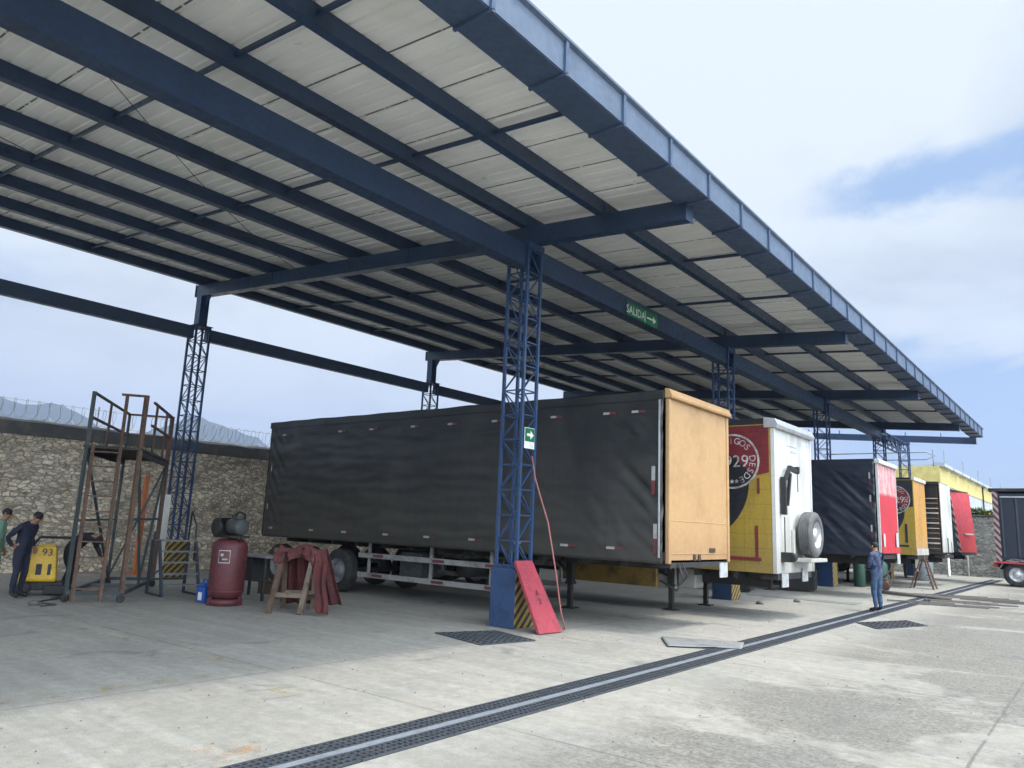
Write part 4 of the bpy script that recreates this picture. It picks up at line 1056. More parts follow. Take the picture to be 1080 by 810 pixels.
def grid_mat(name, pts, label, mat='grate_steel', cell=0.11, z=0.012, cat='grating'):
    """flat slotted cover on the ground; pts: four corners in order"""
    t = thing(name, (sum(p[0] for p in pts) / 4, sum(p[1] for p in pts) / 4, 0), label, cat)
    P = [Vector((p[0], p[1], 0)) for p in pts]
    def at(u, v, zz): return (P[0] * (1 - u) + P[1] * u) * (1 - v) + (P[3] * (1 - u) + P[2] * u) * v + Vector((0, 0, zz))
    mb = MB(); mb._faces([at(0, 0, .004), at(1, 0, .004), at(1, 1, .004), at(0, 1, .004)], [(0, 1, 2, 3)]); mb.build('pit_shade', 'drain_shade', t, world=True)  # flat sheet without depth; shade below the bars is painted as dark colour
    mb = MB(); nu = max(2, round((P[1] - P[0]).length / cell)); nv = max(2, round((P[3] - P[0]).length / cell))
    for i in range(nu + 1): mb.bar(at(i / nu, 0, z - 0.003), at(i / nu, 1, z - 0.003), 0.045, 0.012)
    for j in range(nv + 1): mb.bar(at(0, j / nv, z), at(1, j / nv, z), 0.04, 0.012)
    mb.build('bars', mat, t, world=True); return t
grid_mat('floor_grating', [(-8.61, 9.18), (-7.39, 8.85), (-7.15, 9.85), (-8.2, 10.15)], 'dark square floor grating in front of the nearest lattice column', cell=0.14)
grid_mat('floor_grating', [(-4.4, 17.72), (-3.82, 16.9), (-3.24, 18.6), (-3.77, 19.3)], 'grey striped floor grating in the sunlit yard in front of the standing man', 'grate_steel', cell=0.2)
pl = thing('steel_plate', (-5.2, 11.7, 0), 'grey buckled steel plate laid across the drain', 'plate')
def plate_pt(u, v):
    a, b, c_, d = PLQ; x = (a[0] * (1 - u) + b[0] * u) * (1 - v) + (d[0] * (1 - u) + c_[0] * u) * v; y = (a[1] * (1 - u) + b[1] * u) * (1 - v) + (d[1] * (1 - u) + c_[1] * u) * v
    return (x, y, 0.026 + 0.012 * abs(noise.noise(Vector((u * 3, v * 3, 2)))) + 0.012 * math.exp(-((u - 0.62) * 7) ** 2) * (1 - v))
PLQ = ((-5.51, 11.07), (-4.61, 11.77), (-4.85, 12.5), (-6.04, 11.9))
mb = MB(); mb.grid(plate_pt, 24, 14)
o = mb.build('sheet', 'plate_steel', pl, world=True); md = o.modifiers.new('thickness', 'SOLIDIFY'); md.thickness = 0.008
mb = MB(); mb.box(-8.6, -5.6, 22.45, 23.1, 0.0, 0.012); o = mb.build('steel_plate', 'plate_steel'); tag(o, 'long thin steel strip on the floor between the white and red fronted trailers', 'plate')
mb = MB(); mb.tube([(-6.4, 28.1, 0.07), (-5.6, 27.75, 0.07), (-4.0, 27.15, 0.075)], [0.055, 0.06, 0.05], 8); o = mb.build('pole', 'rubble_dark'); tag(o, 'dark pole lying across the drain beyond the standing man', 'pole')
rd = random.Random(5)
for i, (x, y, lab) in enumerate(((-3.9, 24.9, 'nearest dark wooden slat lying flat in the far yard'), (-3.3, 26.6, 'middle dark wooden slat lying flat in the far yard'), (-2.6, 28.4, 'broad dark slat lying flat in the yard before the dark blue truck'), (-3.9, 29.2, 'dark slat lying beside the drain beyond the pole'))):
    mb = MB(); 
    for k in range(3): mb.cbox((rd.uniform(-.5, .5), k * 0.22, 0.02 + 0.012 * k), (1.3 + rd.random(), 0.10, 0.035), Matrix.Rotation(rd.uniform(-.08, .08), 3, 'Z'))
    o = mb.build('slat_stack', 'rubble_dark'); o.location = (x, y, 0); o.rotation_euler = (0, 0, rd.uniform(0.1, 0.5)); tag(o, lab, 'slats')
# small stones and scraps under the canopy edge
for i, (x, y, lab) in enumerate(((-7.3, 19.9, 'dark clod on the shaded floor under the white fronted trailer'), (-6.9, 21.6, 'dark clod on the shaded floor between the white and black trailers'), (-15.2, 5.75, 'dark scrap on the floor in front of the rolling platform'))):
    mb = MB(); mb.lathe([(0.0, 0), (0.09, 0.0), (0.10, 0.04), (0.05, 0.08), (0.0, 0.085)], (0, 0, 0), 'z', 9)
    for v in mb.bm.verts: v.co += Vector((rd.uniform(-.02, .02), rd.uniform(-.02, .02), 0))
    o = mb.build('clod', 'rubble_dark'); o.location = (x, y, 0); tag(o, lab, 'clod')
# grit and small stones lying loose on the concrete
mb = MB()
for i in range(900):
    a = rd.random(); y = 1.5 + 34 * a * a; x = rd.uniform(-9.5, 2.5 + y * 0.2)
    if -5.1 < x < -4.4: continue
    r = rd.uniform(0.004, 0.013) * (1 + 0.03 * y); q = [rd.uniform(.6, 1.2) for _ in range(5)]
    mb._faces([(x + r * q[0], y, 0.001), (x, y + r * q[1], 0.001), (x - r * q[2], y, 0.001), (x, y - r * q[3], 0.001), (x + r * .2, y, r * q[4])], [(0, 1, 4), (1, 2, 4), (2, 3, 4), (3, 0, 4)])
tag(mb.build('grit', 'rubble_dark'), kind='stuff')
# faded paint patches on the slab
def paint(name, pts, m, label):
    mb = MB(); mb._faces([(x, y, 0.004) for x, y in pts], [tuple(range(len(pts)))]); o = mb.build(name, m); tag(o, kind='structure')
def faded(name, col):
    m, t, b = new_mat(name); h = N(t); o = h.obj()
    f = h.ramp(h.noise(o, 5, 9, 0.72), 0.46, 0.66); f2 = h.math('MULTIPLY', f, 0.55)
    tr = h.node('ShaderNodeBsdfTransparent'); mx = h.node('ShaderNodeMixShader'); out = t.nodes['Material Output']
    b.inputs['Base Color'].default_value = (*col, 1); b.inputs['Roughness'].default_value = 0.85
    t.links.new(f2, mx.inputs[0]); t.links.new(tr.outputs[0], mx.inputs[1]); t.links.new(b.outputs[0], mx.inputs[2]); t.links.new(mx.outputs[0], out.inputs[0])
faded('faded_yellow', (0.46, 0.36, 0.15)); faded('faded_orange', (0.52, 0.30, 0.15))
paint('faded_yellow_line', [(-8.0, 2.0), (-7.86, 2.0), (-7.80, 5.5), (-7.94, 5.5)], 'faded_yellow', '')
paint('faded_yellow_line', [(-7.94, 5.42), (-7.9, 5.56), (-12.9, 5.2), (-12.9, 5.06)], 'faded_yellow', '')
paint('faded_orange_mark', [(-5.55, 3.25), (-5.1, 3.3), (-4.98, 3.62), (-5.3, 3.75), (-5.6, 3.55)], 'faded_orange', '')
paint('faded_orange_mark', [(-6.9, 4.9), (-6.6, 4.9), (-6.5, 5.2), (-6.85, 5.25)], 'faded_yellow', '')

# ------------------------------------------------------------------ things by the nearest column
rb = thing('ramp_board', (-7.6, 10.72, 0), 'red painted board leaning against the striped base of the nearest column', 'board')
mb = MB(); mb.hexa([(-7.52, 10.42, 0.0), (-7.47, 10.42, 0.02), (-7.46, 11.0, 0.0), (-7.41, 11.0, 0.02), (-8.13, 10.50, 1.13), (-8.08, 10.50, 1.15), (-8.13, 10.98, 1.13), (-8.08, 10.98, 1.15)]); mb.build('panel', 'board_red', rb, world=True, bevel=0.004)
mb = MB(); d = Vector((-0.61, 0.04, 1.13)).normalized(); e = Vector((0.03, 1, 0)).normalized(); nn = e.cross(d).normalized(); 
if nn.x < 0: nn = -nn
c0 = Vector((-7.74, 10.73, 0.56)) + nn * 0.012
for chh, off in (('A', 0.075), ('2', -0.075)):
    put_text(mb, chh, 0.15, lambda x, y, off=off: c0 + e * x + d * (y + off))
mb.build('lettering', 'paint_black', rb, world=True, fix=False)
hs = MB(); hs.tube([(FCX + 0.24, 11.02, 3.0), (FCX + 0.30, 11.06, 2.6), (-7.86, 11.12, 1.8), (-7.70, 11.16, 1.0), (-7.6, 11.22, 0.3), (-7.55, 11.28, 0.03), (-7.7, 11.5, 0.02)], 0.014, 6)
tag(hs.build('air_hose', 'cord_pink'), 'thin pinkish air hose hanging from the nearest lattice column', 'hose')

# ------------------------------------------------------------------ rolling platform
sc = thing('rolling_platform', (-16.4, 7.6, 0), 'rusty steel rolling access platform with ladder and guard rails near the stone wall', 'platform')
A = Vector((-14.86, 7.1, 0)); ax = Vector((-0.81, 0.586, 0)).normalized(); bx_ = Vector((-0.586, -0.81, 0)).normalized()
def sp(u, v, z): return A + ax * u + bx_ * v + Vector((0, 0, z))
LU, LV, DZ, TZ = 3.4, 0.94, 2.93, 3.98
mb = MB()
for p, q in (((0, 0), (LU, 0)), ((0, LV), (LU, LV)), ((0, 0), (0, LV)), ((LU, 0), (LU, LV)), ((1.7, 0), (1.7, LV))): mb.bar(sp(*p, .17), sp(*q, .17), 0.07, 0.07)
mb.build('base_frame', 'green_steel', sc, world=True)
for u, v, m, w in ((0, 0, 'rust_steel', 0.075), (LU, 0, 'rust_steel', 0.075), (0, LV, 'green_steel', 0.06), (LU, LV, 'green_steel', 0.05)):
    mb = MB(); mb.bar(sp(u, v, .14), sp(u, v, TZ), w, w); mb.build('post', m, sc, world=True)
mb = MB()
mb.bar(sp(0, 0, DZ - .05), sp(1.7, 0.0, .2), 0.045, 0.045); mb.bar(sp(LU, 0, DZ - .05), sp(1.6, 0.0, .2), 0.045, 0.045)
mb.bar(sp(0, LV, DZ - .05), sp(LU, LV, .2), 0.045, 0.045); mb.bar(sp(LU, 0, DZ - .1), sp(LU, LV, .2), 0.04, 0.04)
mb.bar(sp(0, 0.0, 1.55), sp(LU, 0.0, 1.55), 0.045, 0.045); mb.bar(sp(0, LV, 1.5), sp(LU, LV, 1.5), 0.04, 0.04)
mb.build('brace', 'green_steel', sc, world=True)
mb = MB()
vs8 = [sp(u, v, z) for z in (DZ - 0.05, DZ) for v in (-0.05, LV + 0.05) for u in (-0.05, LU + 0.05)]
mb.hexa(vs8); mb.bar(sp(0, 0, DZ - 0.11), sp(LU, 0, DZ - 0.11), 0.06, 0.1); mb.bar(sp(0, LV, DZ - 0.11), sp(LU, LV, DZ - 0.11), 0.06, 0.1)
mb.build('deck', 'chassis', sc, world=True)
mb = MB()
for z in (TZ - 0.02, DZ + 0.55):
    mb.bar(sp(0, LV, z), sp(LU, LV, z), 0.045, 0.045); mb.bar(sp(LU, 0, z), sp(LU, LV, z), 0.045, 0.045); mb.bar(sp(0.9, 0, z), sp(LU, 0, z), 0.045, 0.045)
mb.bar(sp(0, 0, TZ - 0.02), sp(0, 0.45, TZ - 0.02), 0.045, 0.045)
for u, v in ((1.3, 0), (1.5, LV), (2.6, 0)): mb.bar(sp(u, v, DZ), sp(u, v, TZ), 0.04, 0.04)
mb.build('guard_rail', 'rust_steel', sc, world=True)
# ladder up the short end facing the viewer
mb = MB(); b0, b1 = sp(-1.0, 0.55, .05), sp(-1.0, 1.15, .05); b0 = Vector((-15.72, 6.72, .05)); b1 = Vector((-16.02, 6.30, .05)); 
b1 = sp(-0.34, LV - 0.20, .05); b0 = sp(-0.34, LV - 0.66, .05); q1 = sp(-0.05, LV - 0.12, DZ + 0.02); q0 = sp(-0.05, LV - 0.60, DZ + 0.02)
for p, q in ((b0, q0), (b1, q1)): mb.bar(p, q, 0.06, 0.04)
mb.bar(q0, q0 + Vector((0.0, 0.0, 1.0)), 0.05, 0.05)
mb.build('ladder_rail', 'rust_steel', sc, world=True)
for k in range(10):
    f = (k + 0.8) / 10.3; mb = MB(); mb.bar(b0.lerp(q0, f), b1.lerp(q1, f), 0.05, 0.025); mb.build('rung', 'rust_steel', sc, world=True)
for u, v in ((0, 0), (0, LV), (LU, 0), (LU, LV)):
    c = sp(u, v, 0.075); mb = MB(); mb.lathe([(0.03, -0.02), (0.072, -0.02), (0.075, 0.02), (0.03, 0.022)], c, 'x', 14); mb.bar(c, c + Vector((0, 0, 0.1)), 0.05, 0.08); mb.build('caster', 'rubber', sc, world=True)
hz_ = MB(); pts = []
for k in range(40):
    t_ = k / 39; pts.append((-14.9 - 1.6 * t_ + 0.12 * math.sin(9 * t_), 5.75 + 0.95 * t_ + 0.16 * math.sin(13 * t_), 0.015))
hz_.tube(pts, 0.016, 6); tag(hz_.build('ground_cable', 'cable'), 'black cable snaking on the floor before the rolling platform', 'cable')

mb = MB(); mb.box(-21.06, -20.95, 10.28, 10.39, 0, 2.7); mb.box(-21.2, -20.82, 10.15, 10.53, 0, 0.02)
tag(mb.build('orange_post', 'orange_steel'), 'upright orange painted steel post by the stone wall behind the rolling platform', 'post')
mb = MB(); mb.cbox((-19.35, 10.05, 1.08), (0.30, 0.04, 2.16), Matrix.Rotation(1.1, 3, 'Z'))
tag(mb.build('white_board', 'panel_white'), 'narrow white board standing beside the rear lattice column', 'board')

# ------------------------------------------------------------------ step stairs before the rear column
st = thing('step_ladder', (-15.3, 8.75, 0), 'dark steel step stand with pale treads before the rear lattice column', 'stairs')
SA = Vector((-15.42, 8.20, 0)); sx = Vector((0.10, 1, 0)).normalized(); sy = Vector((-1, 0.10, 0)).normalized()
def ss(u, v, z): return SA + sx * u + sy * v + Vector((0, 0, z))
mb = MB()
for u in (0, 0.78): mb.bar(ss(u, 0, 0), ss(u, 0.45, 1.12), 0.05, 0.06); mb.bar(ss(u, 0.8, 0), ss(u, 0.8, 1.12), 0.05, 0.05); mb.bar(ss(u, 0.1, 0.02), ss(u, 0.8, 0.02), 0.04, 0.04)
mb.bar(ss(0, 0.8, 0.3), ss(0.78, 0.8, 0.3), 0.04, 0.04); mb.bar(ss(0.0, 0.8, 0.3), ss(0.78, 0.8, 1.0), 0.03, 0.03)
mb.build('frame', 'stair_steel', st, world=True)
for k in range(5):
    z = 0.22 + 0.225 * k; v = 0.45 * z / 1.12; mb = MB()
    mb.hexa([ss(u, vv, zz) for zz in (z - 0.015, z + 0.015) for vv in (v - 0.05, v + (0.17 if k < 4 else 0.3)) for u in (0.02, 0.76)]); mb.build('tread', 'tread', st, world=True)
mb = MB()
for u in (0.0, 0.78): mb.tube([ss(u, 0.45, 0.7), ss(u, 0.5, 1.45), ss(u, 0.8, 1.75), ss(u, 0.85, 1.12)] if u > 0.5 else [ss(u, 0.75, 1.1), ss(u, 0.75, 1.3)], 0.02, 6)
mb.build('hand_rail', 'stair_steel', st, world=True)

# ------------------------------------------------------------------ compressor, can, table, trestle
cp = thing('air_compressor', (-13.68, 8.55, 0), 'upright maroon tank compressor with grey engine on top, behind the draped trestle', 'compressor')
mb = MB(); mb.lathe([(0.0, 0.10), (0.22, 0.11), (0.31, 0.17), (0.335, 0.26), (0.335, 1.10), (0.31, 1.19), (0.22, 1.25), (0.0, 1.27)], (0, 0, 0), 'z', 32)
mb.lathe([(0.339, 0.24), (0.342, 0.25), (0.342, 0.27), (0.339, 0.28)], (0, 0, 0), 'z', 32); mb.build('tank', 'tank_maroon', cp)
mb = MB()
for k in range(3):
    a = 0.5 + 2 * PI * k / 3; mb.bar((0.28 * math.cos(a), 0.28 * math.sin(a), 0.25), (0.33 * math.cos(a), 0.33 * math.sin(a), 0.0), 0.07, 0.03)
mb.lathe([(0.28, 0.0), (0.33, 0.0), (0.33, 0.12), (0.28, 0.12)], (0, 0, 0), 'z', 24); mb.build('foot_ring', 'tank_maroon', cp)
mb = MB(); mb.cbox((0, 0, 1.30), (0.62, 0.42, 0.05)); mb.cbox((-0.18, -0.05, 1.42), (0.22, 0.3, 0.2)); mb.cbox((-0.2, 0, 1.57), (0.16, 0.22, 0.16))
for k in range(6): mb.cbox((-0.2, 0, 1.5 + 0.03 * k), (0.24, 0.28, 0.012))
mb.lathe([(0.05, -0.05), (0.17, -0.05), (0.17, 0.0), (0.05, 0.0)], (-0.12, -0.24, 1.48), 'y', 20); mb.build('pump', 'engine_black', cp, bevel=0.006)
mb = MB(); mb.lathe([(0.05, -0.22), (0.14, -0.21), (0.16, -0.17), (0.16, 0.17), (0.14, 0.21), (0.05, 0.22)], (0.15, 0, 1.49), 'x', 20); mb.cbox((0.15, 0, 1.68), (0.2, 0.14, 0.08)); mb.build('motor', 'engine_grey', cp)
mb = MB(); mb.tube([(-0.2, 0.1, 1.66), (-0.05, 0.15, 1.78), (0.2, 0.12, 1.74), (0.33, 0.05, 1.55), (0.30, 0.0, 1.2)], 0.02, 6); mb.build('pipe', 'engine_black', cp)
mb = MB()
def wrap(a, z, r=0.337): return (r * math.cos(a), r * math.sin(a), z)
def arc_panel(mb, a0, a1, z0, z1, r, n=6): mb.grid(lambda u, v: wrap(a0 + (a1 - a0) * u, z0 + (z1 - z0) * v, r), n, 1)
AC = math.atan2(-8.55, 13.68) - 0.28
for (aa, ab, za, zb_) in ((AC - .33, AC + .33, 1.03, 1.045), (AC - .33, AC + .33, 0.80, 0.815), (AC - .33, AC - .30, 0.8, 1.045), (AC + .30, AC + .33, 0.8, 1.045), (AC - .1, AC + .2, 0.86, 0.89), (AC - .2, AC - .05, 0.93, 0.98)): arc_panel(mb, aa, ab, za, zb_, 0.338)
mb.build('warning_label', 'plate_dirty', cp, fix=False)
bc = thing('blue_can', (-14.2, 8.42, 0), 'small blue plastic jerrycan on the floor beside the maroon compressor tank', 'can')
mb = MB(); mb.box(-0.14, 0.14, -0.10, 0.10, 0, 0.30); mb.prism([(-0.14, 0.302), (0.14, 0.302), (0.06, 0.38), (-0.08, 0.38)], 'y', -0.09, 0.09); mb.build('body', 'plastic_blue', bc, bevel=0.02)
mb = MB(); mb.tube([(-0.08, 0, 0.37), (-0.06, 0, 0.44), (0.06, 0, 0.44), (0.10, 0, 0.33)], 0.016, 6); mb.lathe([(0.035, 0.3), (0.035, 0.42)], (0.10, 0, 0), 'z', 10); mb.build('handle', 'plastic_blue', bc)
mb = MB(); mb.box(-0.06, 0.08, -0.1025, -0.1005, 0.05, 0.20); mb.build('sticker', 'paint_white', bc)

tb = thing('work_table', (-14.4, 9.75, 0), 'low metal work table behind the maroon compressor tank', 'table')
mb = MB(); mb.box(-0.75, 0.62, -0.3, 0.3, 0.86, 0.90); mb.build('tabletop', 'plate_steel', tb, bevel=0.006)
for x in (-0.7, 0.55):
    for y in (-0.25, 0.25): mb = MB(); mb.box(x - 0.025, x + 0.025, y - 0.025, y + 0.025, 0, 0.858); mb.build('leg', 'chassis', tb)
mb = MB(); mb.box(-0.55, 0.05, -0.22, 0.22, 0.36, 0.855); mb.build('drawer_box', 'engine_black', tb, bevel=0.01)
mb = MB(); mb.box(-0.7, 0.55, -0.02, 0.02, 0.34, 0.36); mb.build('stretcher', 'chassis', tb)
wb = MB(); wb.cbox((0, 0, 0.14), (0.75, 0.35, 0.28)); o = wb.build('wood_block', 'wood', bevel=0.015); o.location = (-14.95, 10.6, 0); o.rotation_euler = (0, 0, 0.3); tag(o, 'brown timber block on the floor before the rear trailer wheels', 'timber block')

tr = thing('trestle', (-11.9, 8.95, 0), 'old wooden sawhorse trestle half covered by a red cloth', 'trestle')
TU = Vector((0.80, 0.60, 0)).normalized(); TV = Vector((-0.60, 0.80, 0)).normalized(); TO = Vector((-12.35, 8.80, 0))
def tt(u, v, z): return TO + TU * u + TV * v + Vector((0, 0, z))
mb = MB(); mb.bar(tt(-0.12, 0, 1.08), tt(0.84, 0, 1.08), 0.12, 0.13); mb.build('top_beam', 'wood', tr, world=True)
for u, m in ((0.05, 'wood'), (0.62, 'wood_pale')):
    for v in (-0.42, 0.42): mb = MB(); mb.bar(tt(u - 0.05, v, 0.0), tt(u + 0.02, v * 0.12, 1.1), 0.09, 0.07); mb.build('leg', m, tr, world=True)
for v in (-0.30, 0.30): mb = MB(); mb.bar(tt(-0.02, v, 0.32), tt(0.62, v, 0.32), 0.05, 0.08); mb.build('stretcher', 'wood_pale', tr, world=True)
for u in (0.03, 0.61): mb = MB(); mb.bar(tt(u, -0.33, 0.27), tt(u, 0.33, 0.27), 0.05, 0.07); mb.build('stretcher', 'wood', tr, world=True)
mb = MB()
def cloth(u, v):
    """u along the beam, v across it: front fall - over the top - back fall"""
    s_ = (v - 0.42) * 2.5
    uu = -0.02 + 0.88 * u
    drop_f = 0.22 + 0.06 * math.sin(u * 11) if u < 0.62 else 0.22 + 4.2 * (u - 0.62)
    drop_f = min(1.12, drop_f)
    fold = 0.05 * math.sin(u * 26 + 1.5 * v) + 0.035 * math.sin(u * 47 + 2)
    top = 1.175 + 0.035 * noise.noise(Vector((u * 6, v * 6, 1))) - (0.05 * math.sin(u * 9) if abs(s_) < 0.3 else 0)
    if s_ < -0.09:
        t_ = (-s_ - 0.09) / 0.96; d = t_ * drop_f
        return tt(uu + 0.34 * t_ * (u - 0.3) + 0.02 * math.sin(9 * t_), -0.08 - 0.40 * d - fold * min(1, t_ * 2.5), max(0.02, top - 0.02 - d))
    if s_ > 0.09:
        t_ = (s_ - 0.09) / 1.36; d = t_ * 1.06
        return tt(uu + 0.34 * t_ * (u - 0.3), 0.08 + 0.42 * d + fold * min(1, t_ * 2.5), max(0.02, top - 0.02 - d))
    return tt(uu, s_, top + 0.02)
mb.grid(cloth, 64, 48)
o = mb.build('red_cloth', 'red_cloth', None, fix=False); md = o.modifiers.new('thickness', 'SOLIDIFY'); md.thickness = 0.008
tag(o, 'faded red cloth draped over the wooden trestle and trailing to the floor', 'cloth')
# cloth end that hangs over the free end and trails on the floor
# yellow machine by the men
ym = thing('pressure_washer', (-16.95, 6.45, 0), 'yellow hooded machine marked 93 on a dark trolley beside the men', 'machine')
ym.rotation_euler = (0, 0, math.radians(66))
mb = MB()
mb.hexa([(-0.42, -0.28, 0.26), (0.30, -0.28, 0.26), (-0.42, 0.28, 0.26), (0.30, 0.28, 0.26), (-0.10, -0.22, 0.98), (0.22, -0.22, 0.98), (-0.10, 0.22, 0.98), (0.22, 0.22, 0.98)]); mb.build('hood', 'machine_yellow', ym, bevel=0.06)
for xa_, xb_ in ((-0.08, 0.02), (0.12, 0.18)): mb = MB(); mb.box(xa_, xb_, -0.272, -0.252, 0.40, 0.61); mb.build('hood_slot', 'paint_black', ym)
mb = MB(); put_text(mb, '93', 0.20, lambda x, y: (0.08 + x, -0.2525 + (0.83 + y - 0.80) * 0.083, 0.83 + y)); mb.build('lettering', 'paint_black', ym, fix=False)
mb = MB(); mb.box(-0.3, 0.42, -0.24, 0.24, 0.10, 0.258); mb.box(0.1, 0.46, -0.3, 0.3, 0.02, 0.2); mb.build('trolley', 'engine_black', ym, bevel=0.02)
for y in (-0.27, 0.27): mb = MB(); mb.lathe([(0.05, -0.03), (0.13, -0.03), (0.135, 0.03), (0.05, 0.03)], (-0.25, y, 0.135), 'y', 16); mb.build('wheel', 'rubber', ym)
mb = MB(); mb.tube([(-0.2, -0.2, 0.96), (-0.1, -0.2, 1.12), (0.55, -0.2, 1.12), (0.55, 0.2, 1.12), (-0.1, 0.2, 1.12), (-0.2, 0.2, 0.96)], 0.02, 8); mb.build('handle', 'engine_black', ym)

# ------------------------------------------------------------------ clutter under the far trailers
def bottle(x, y, r, h_, mat, label, group=None):
    t = thing('gas_cylinder', (x, y, 0), label, 'gas cylinder', group)
    mb = MB(); mb.lathe([(r * 0.9, 0), (r, 0.03), (r, h_ * 0.78), (r * 0.8, h_ * 0.88), (r * 0.3, h_ * 0.95), (0, h_ * 0.95)], (0, 0, 0), 'z', 18); mb.build('body', mat, t)
    mb = MB(); mb.lathe([(0.04, h_ * 0.94), (0.04, h_), (0.0, h_)], (0, 0, 0), 'z', 10); mb.cbox((0.04, 0, h_ * 0.98), (0.12, 0.03, 0.03)); mb.build('valve', 'rim_grey', t)
bottle(-7.6, 31.2, 0.21, 1.2, 'bottle_green', 'fat green gas cylinder behind the standing man, beside the striped column base')
bottle(-7.0, 31.9, 0.25, 1.05, 'bottle_green', 'green gas cylinder just behind the hip of the standing man')
bottle(-7.0, 40.2, 0.42, 1.2, 'drum_grey', 'grey cylinder on the floor below the white streaked trailer front')
for x, y, w, hgt, lab in ((-8.3, 26.2, 0.55, 0.95, 'dark tool chest on the floor under the black trailer with the peeled red front'), (-9.4, 23.6, 0.5, 0.8, 'dark tool chest deep in the empty bay between the white and black trailers'), (-7.9, 33.9, 0.5, 0.9, 'dark tool chest on the floor under the trailer with the ochre front')):
    t = thing('tool_chest', (x, y, 0), lab, 'tool chest', rz=0.2)
    mb = MB(); mb.box(-w, w, -w * .7, w * .7, 0.06, hgt); mb.build('body', 'engine_black', t, bevel=0.02)
    mb = MB(); mb.box(-w - .01, w + .01, -w * .72, w * .72, hgt + .002, hgt + 0.05); mb.build('lid', 'chassis', t, bevel=0.01)
    mb = MB(); mb.box(-w * .4, w * .4, -w * .7 - .04, -w * .7 - .001, hgt * .6, hgt * .64); mb.build('handle', 'rim_grey', t)
am = thing('jack_stand', (-6.7, 30.4, 0), 'rusty wheeled jack standing behind the man near the green cylinders', 'jack')
mb = MB(); mb.cbox((0, 0, 0.25), (0.5, 0.3, 0.3)); mb.lathe([(0.0, -.05), (0.16, -.05), (0.16, .05), (0, .05)], (0.2, -0.2, 0.16), 'y', 14); mb.build('body', 'rust_steel', am, bevel=0.02)
mb = MB(); mb.bar((0.1, 0, 0.4), (0.6, 0.2, 1.1), 0.04, 0.04); mb.tube([(0.0, 0, .4), (0.3, -.1, .55), (0.4, -.2, .2), (0.3, -.3, .02)], 0.02, 6); mb.build('handle', 'rust_steel', am)
sl = thing('step_ladder', (-5.75, 33.2, 0), 'small rusty folding step ladder standing below the ochre trailer front', 'ladder')
mb = MB()
for y in (-0.28, 0.28):
    mb.bar((0.35, y * 1.2, 0), (0.04, y * 0.7, 1.2), 0.06, 0.05); mb.bar((-0.45, y * 1.2, 0), (-0.04, y * 0.7, 1.2), 0.05, 0.05)
mb.build('frame', 'rust_steel', sl)
for k in range(4):
    z = 0.25 + 0.27 * k; mb = MB(); mb.box(0.35 - 0.26 * z - 0.1, 0.35 - 0.26 * z + 0.06, -0.3 + 0.06 * z, 0.3 - 0.06 * z, z - 0.015, z + 0.015); mb.build('tread', 'rust_steel', sl)
wc = MB(); wc.grid(lambda u, v: (-5.55 + 0.05 * math.sin(u * 14) * (1 - v), 37.3 + 0.55 * u * (0.5 + 0.5 * v), 0.35 + 1.0 * v), 14, 10); o = wc.build('hanging_cloth', 'cloth_white', fix=False); md = o.modifiers.new('thickness', 'SOLIDIFY'); md.thickness = 0.01
tag(o, 'white cloth hanging below the white streaked trailer', 'cloth')
wc = MB(); wc.grid(lambda u, v: (-6.0 + 0.04 * math.sin(u * 14) * (1 - v), 33.0 + 0.9 * u, 0.75 + 0.16 * math.sin(u * 9) + (0.5 - 0.16 * math.sin(u * 9)) * v), 14, 8); o = wc.build('hanging_cloth', 'cloth_white', fix=False); md = o.modifiers.new('thickness', 'SOLIDIFY'); md.thickness = 0.01
tag(o, 'torn white cloth hanging below the ochre trailer front', 'cloth')

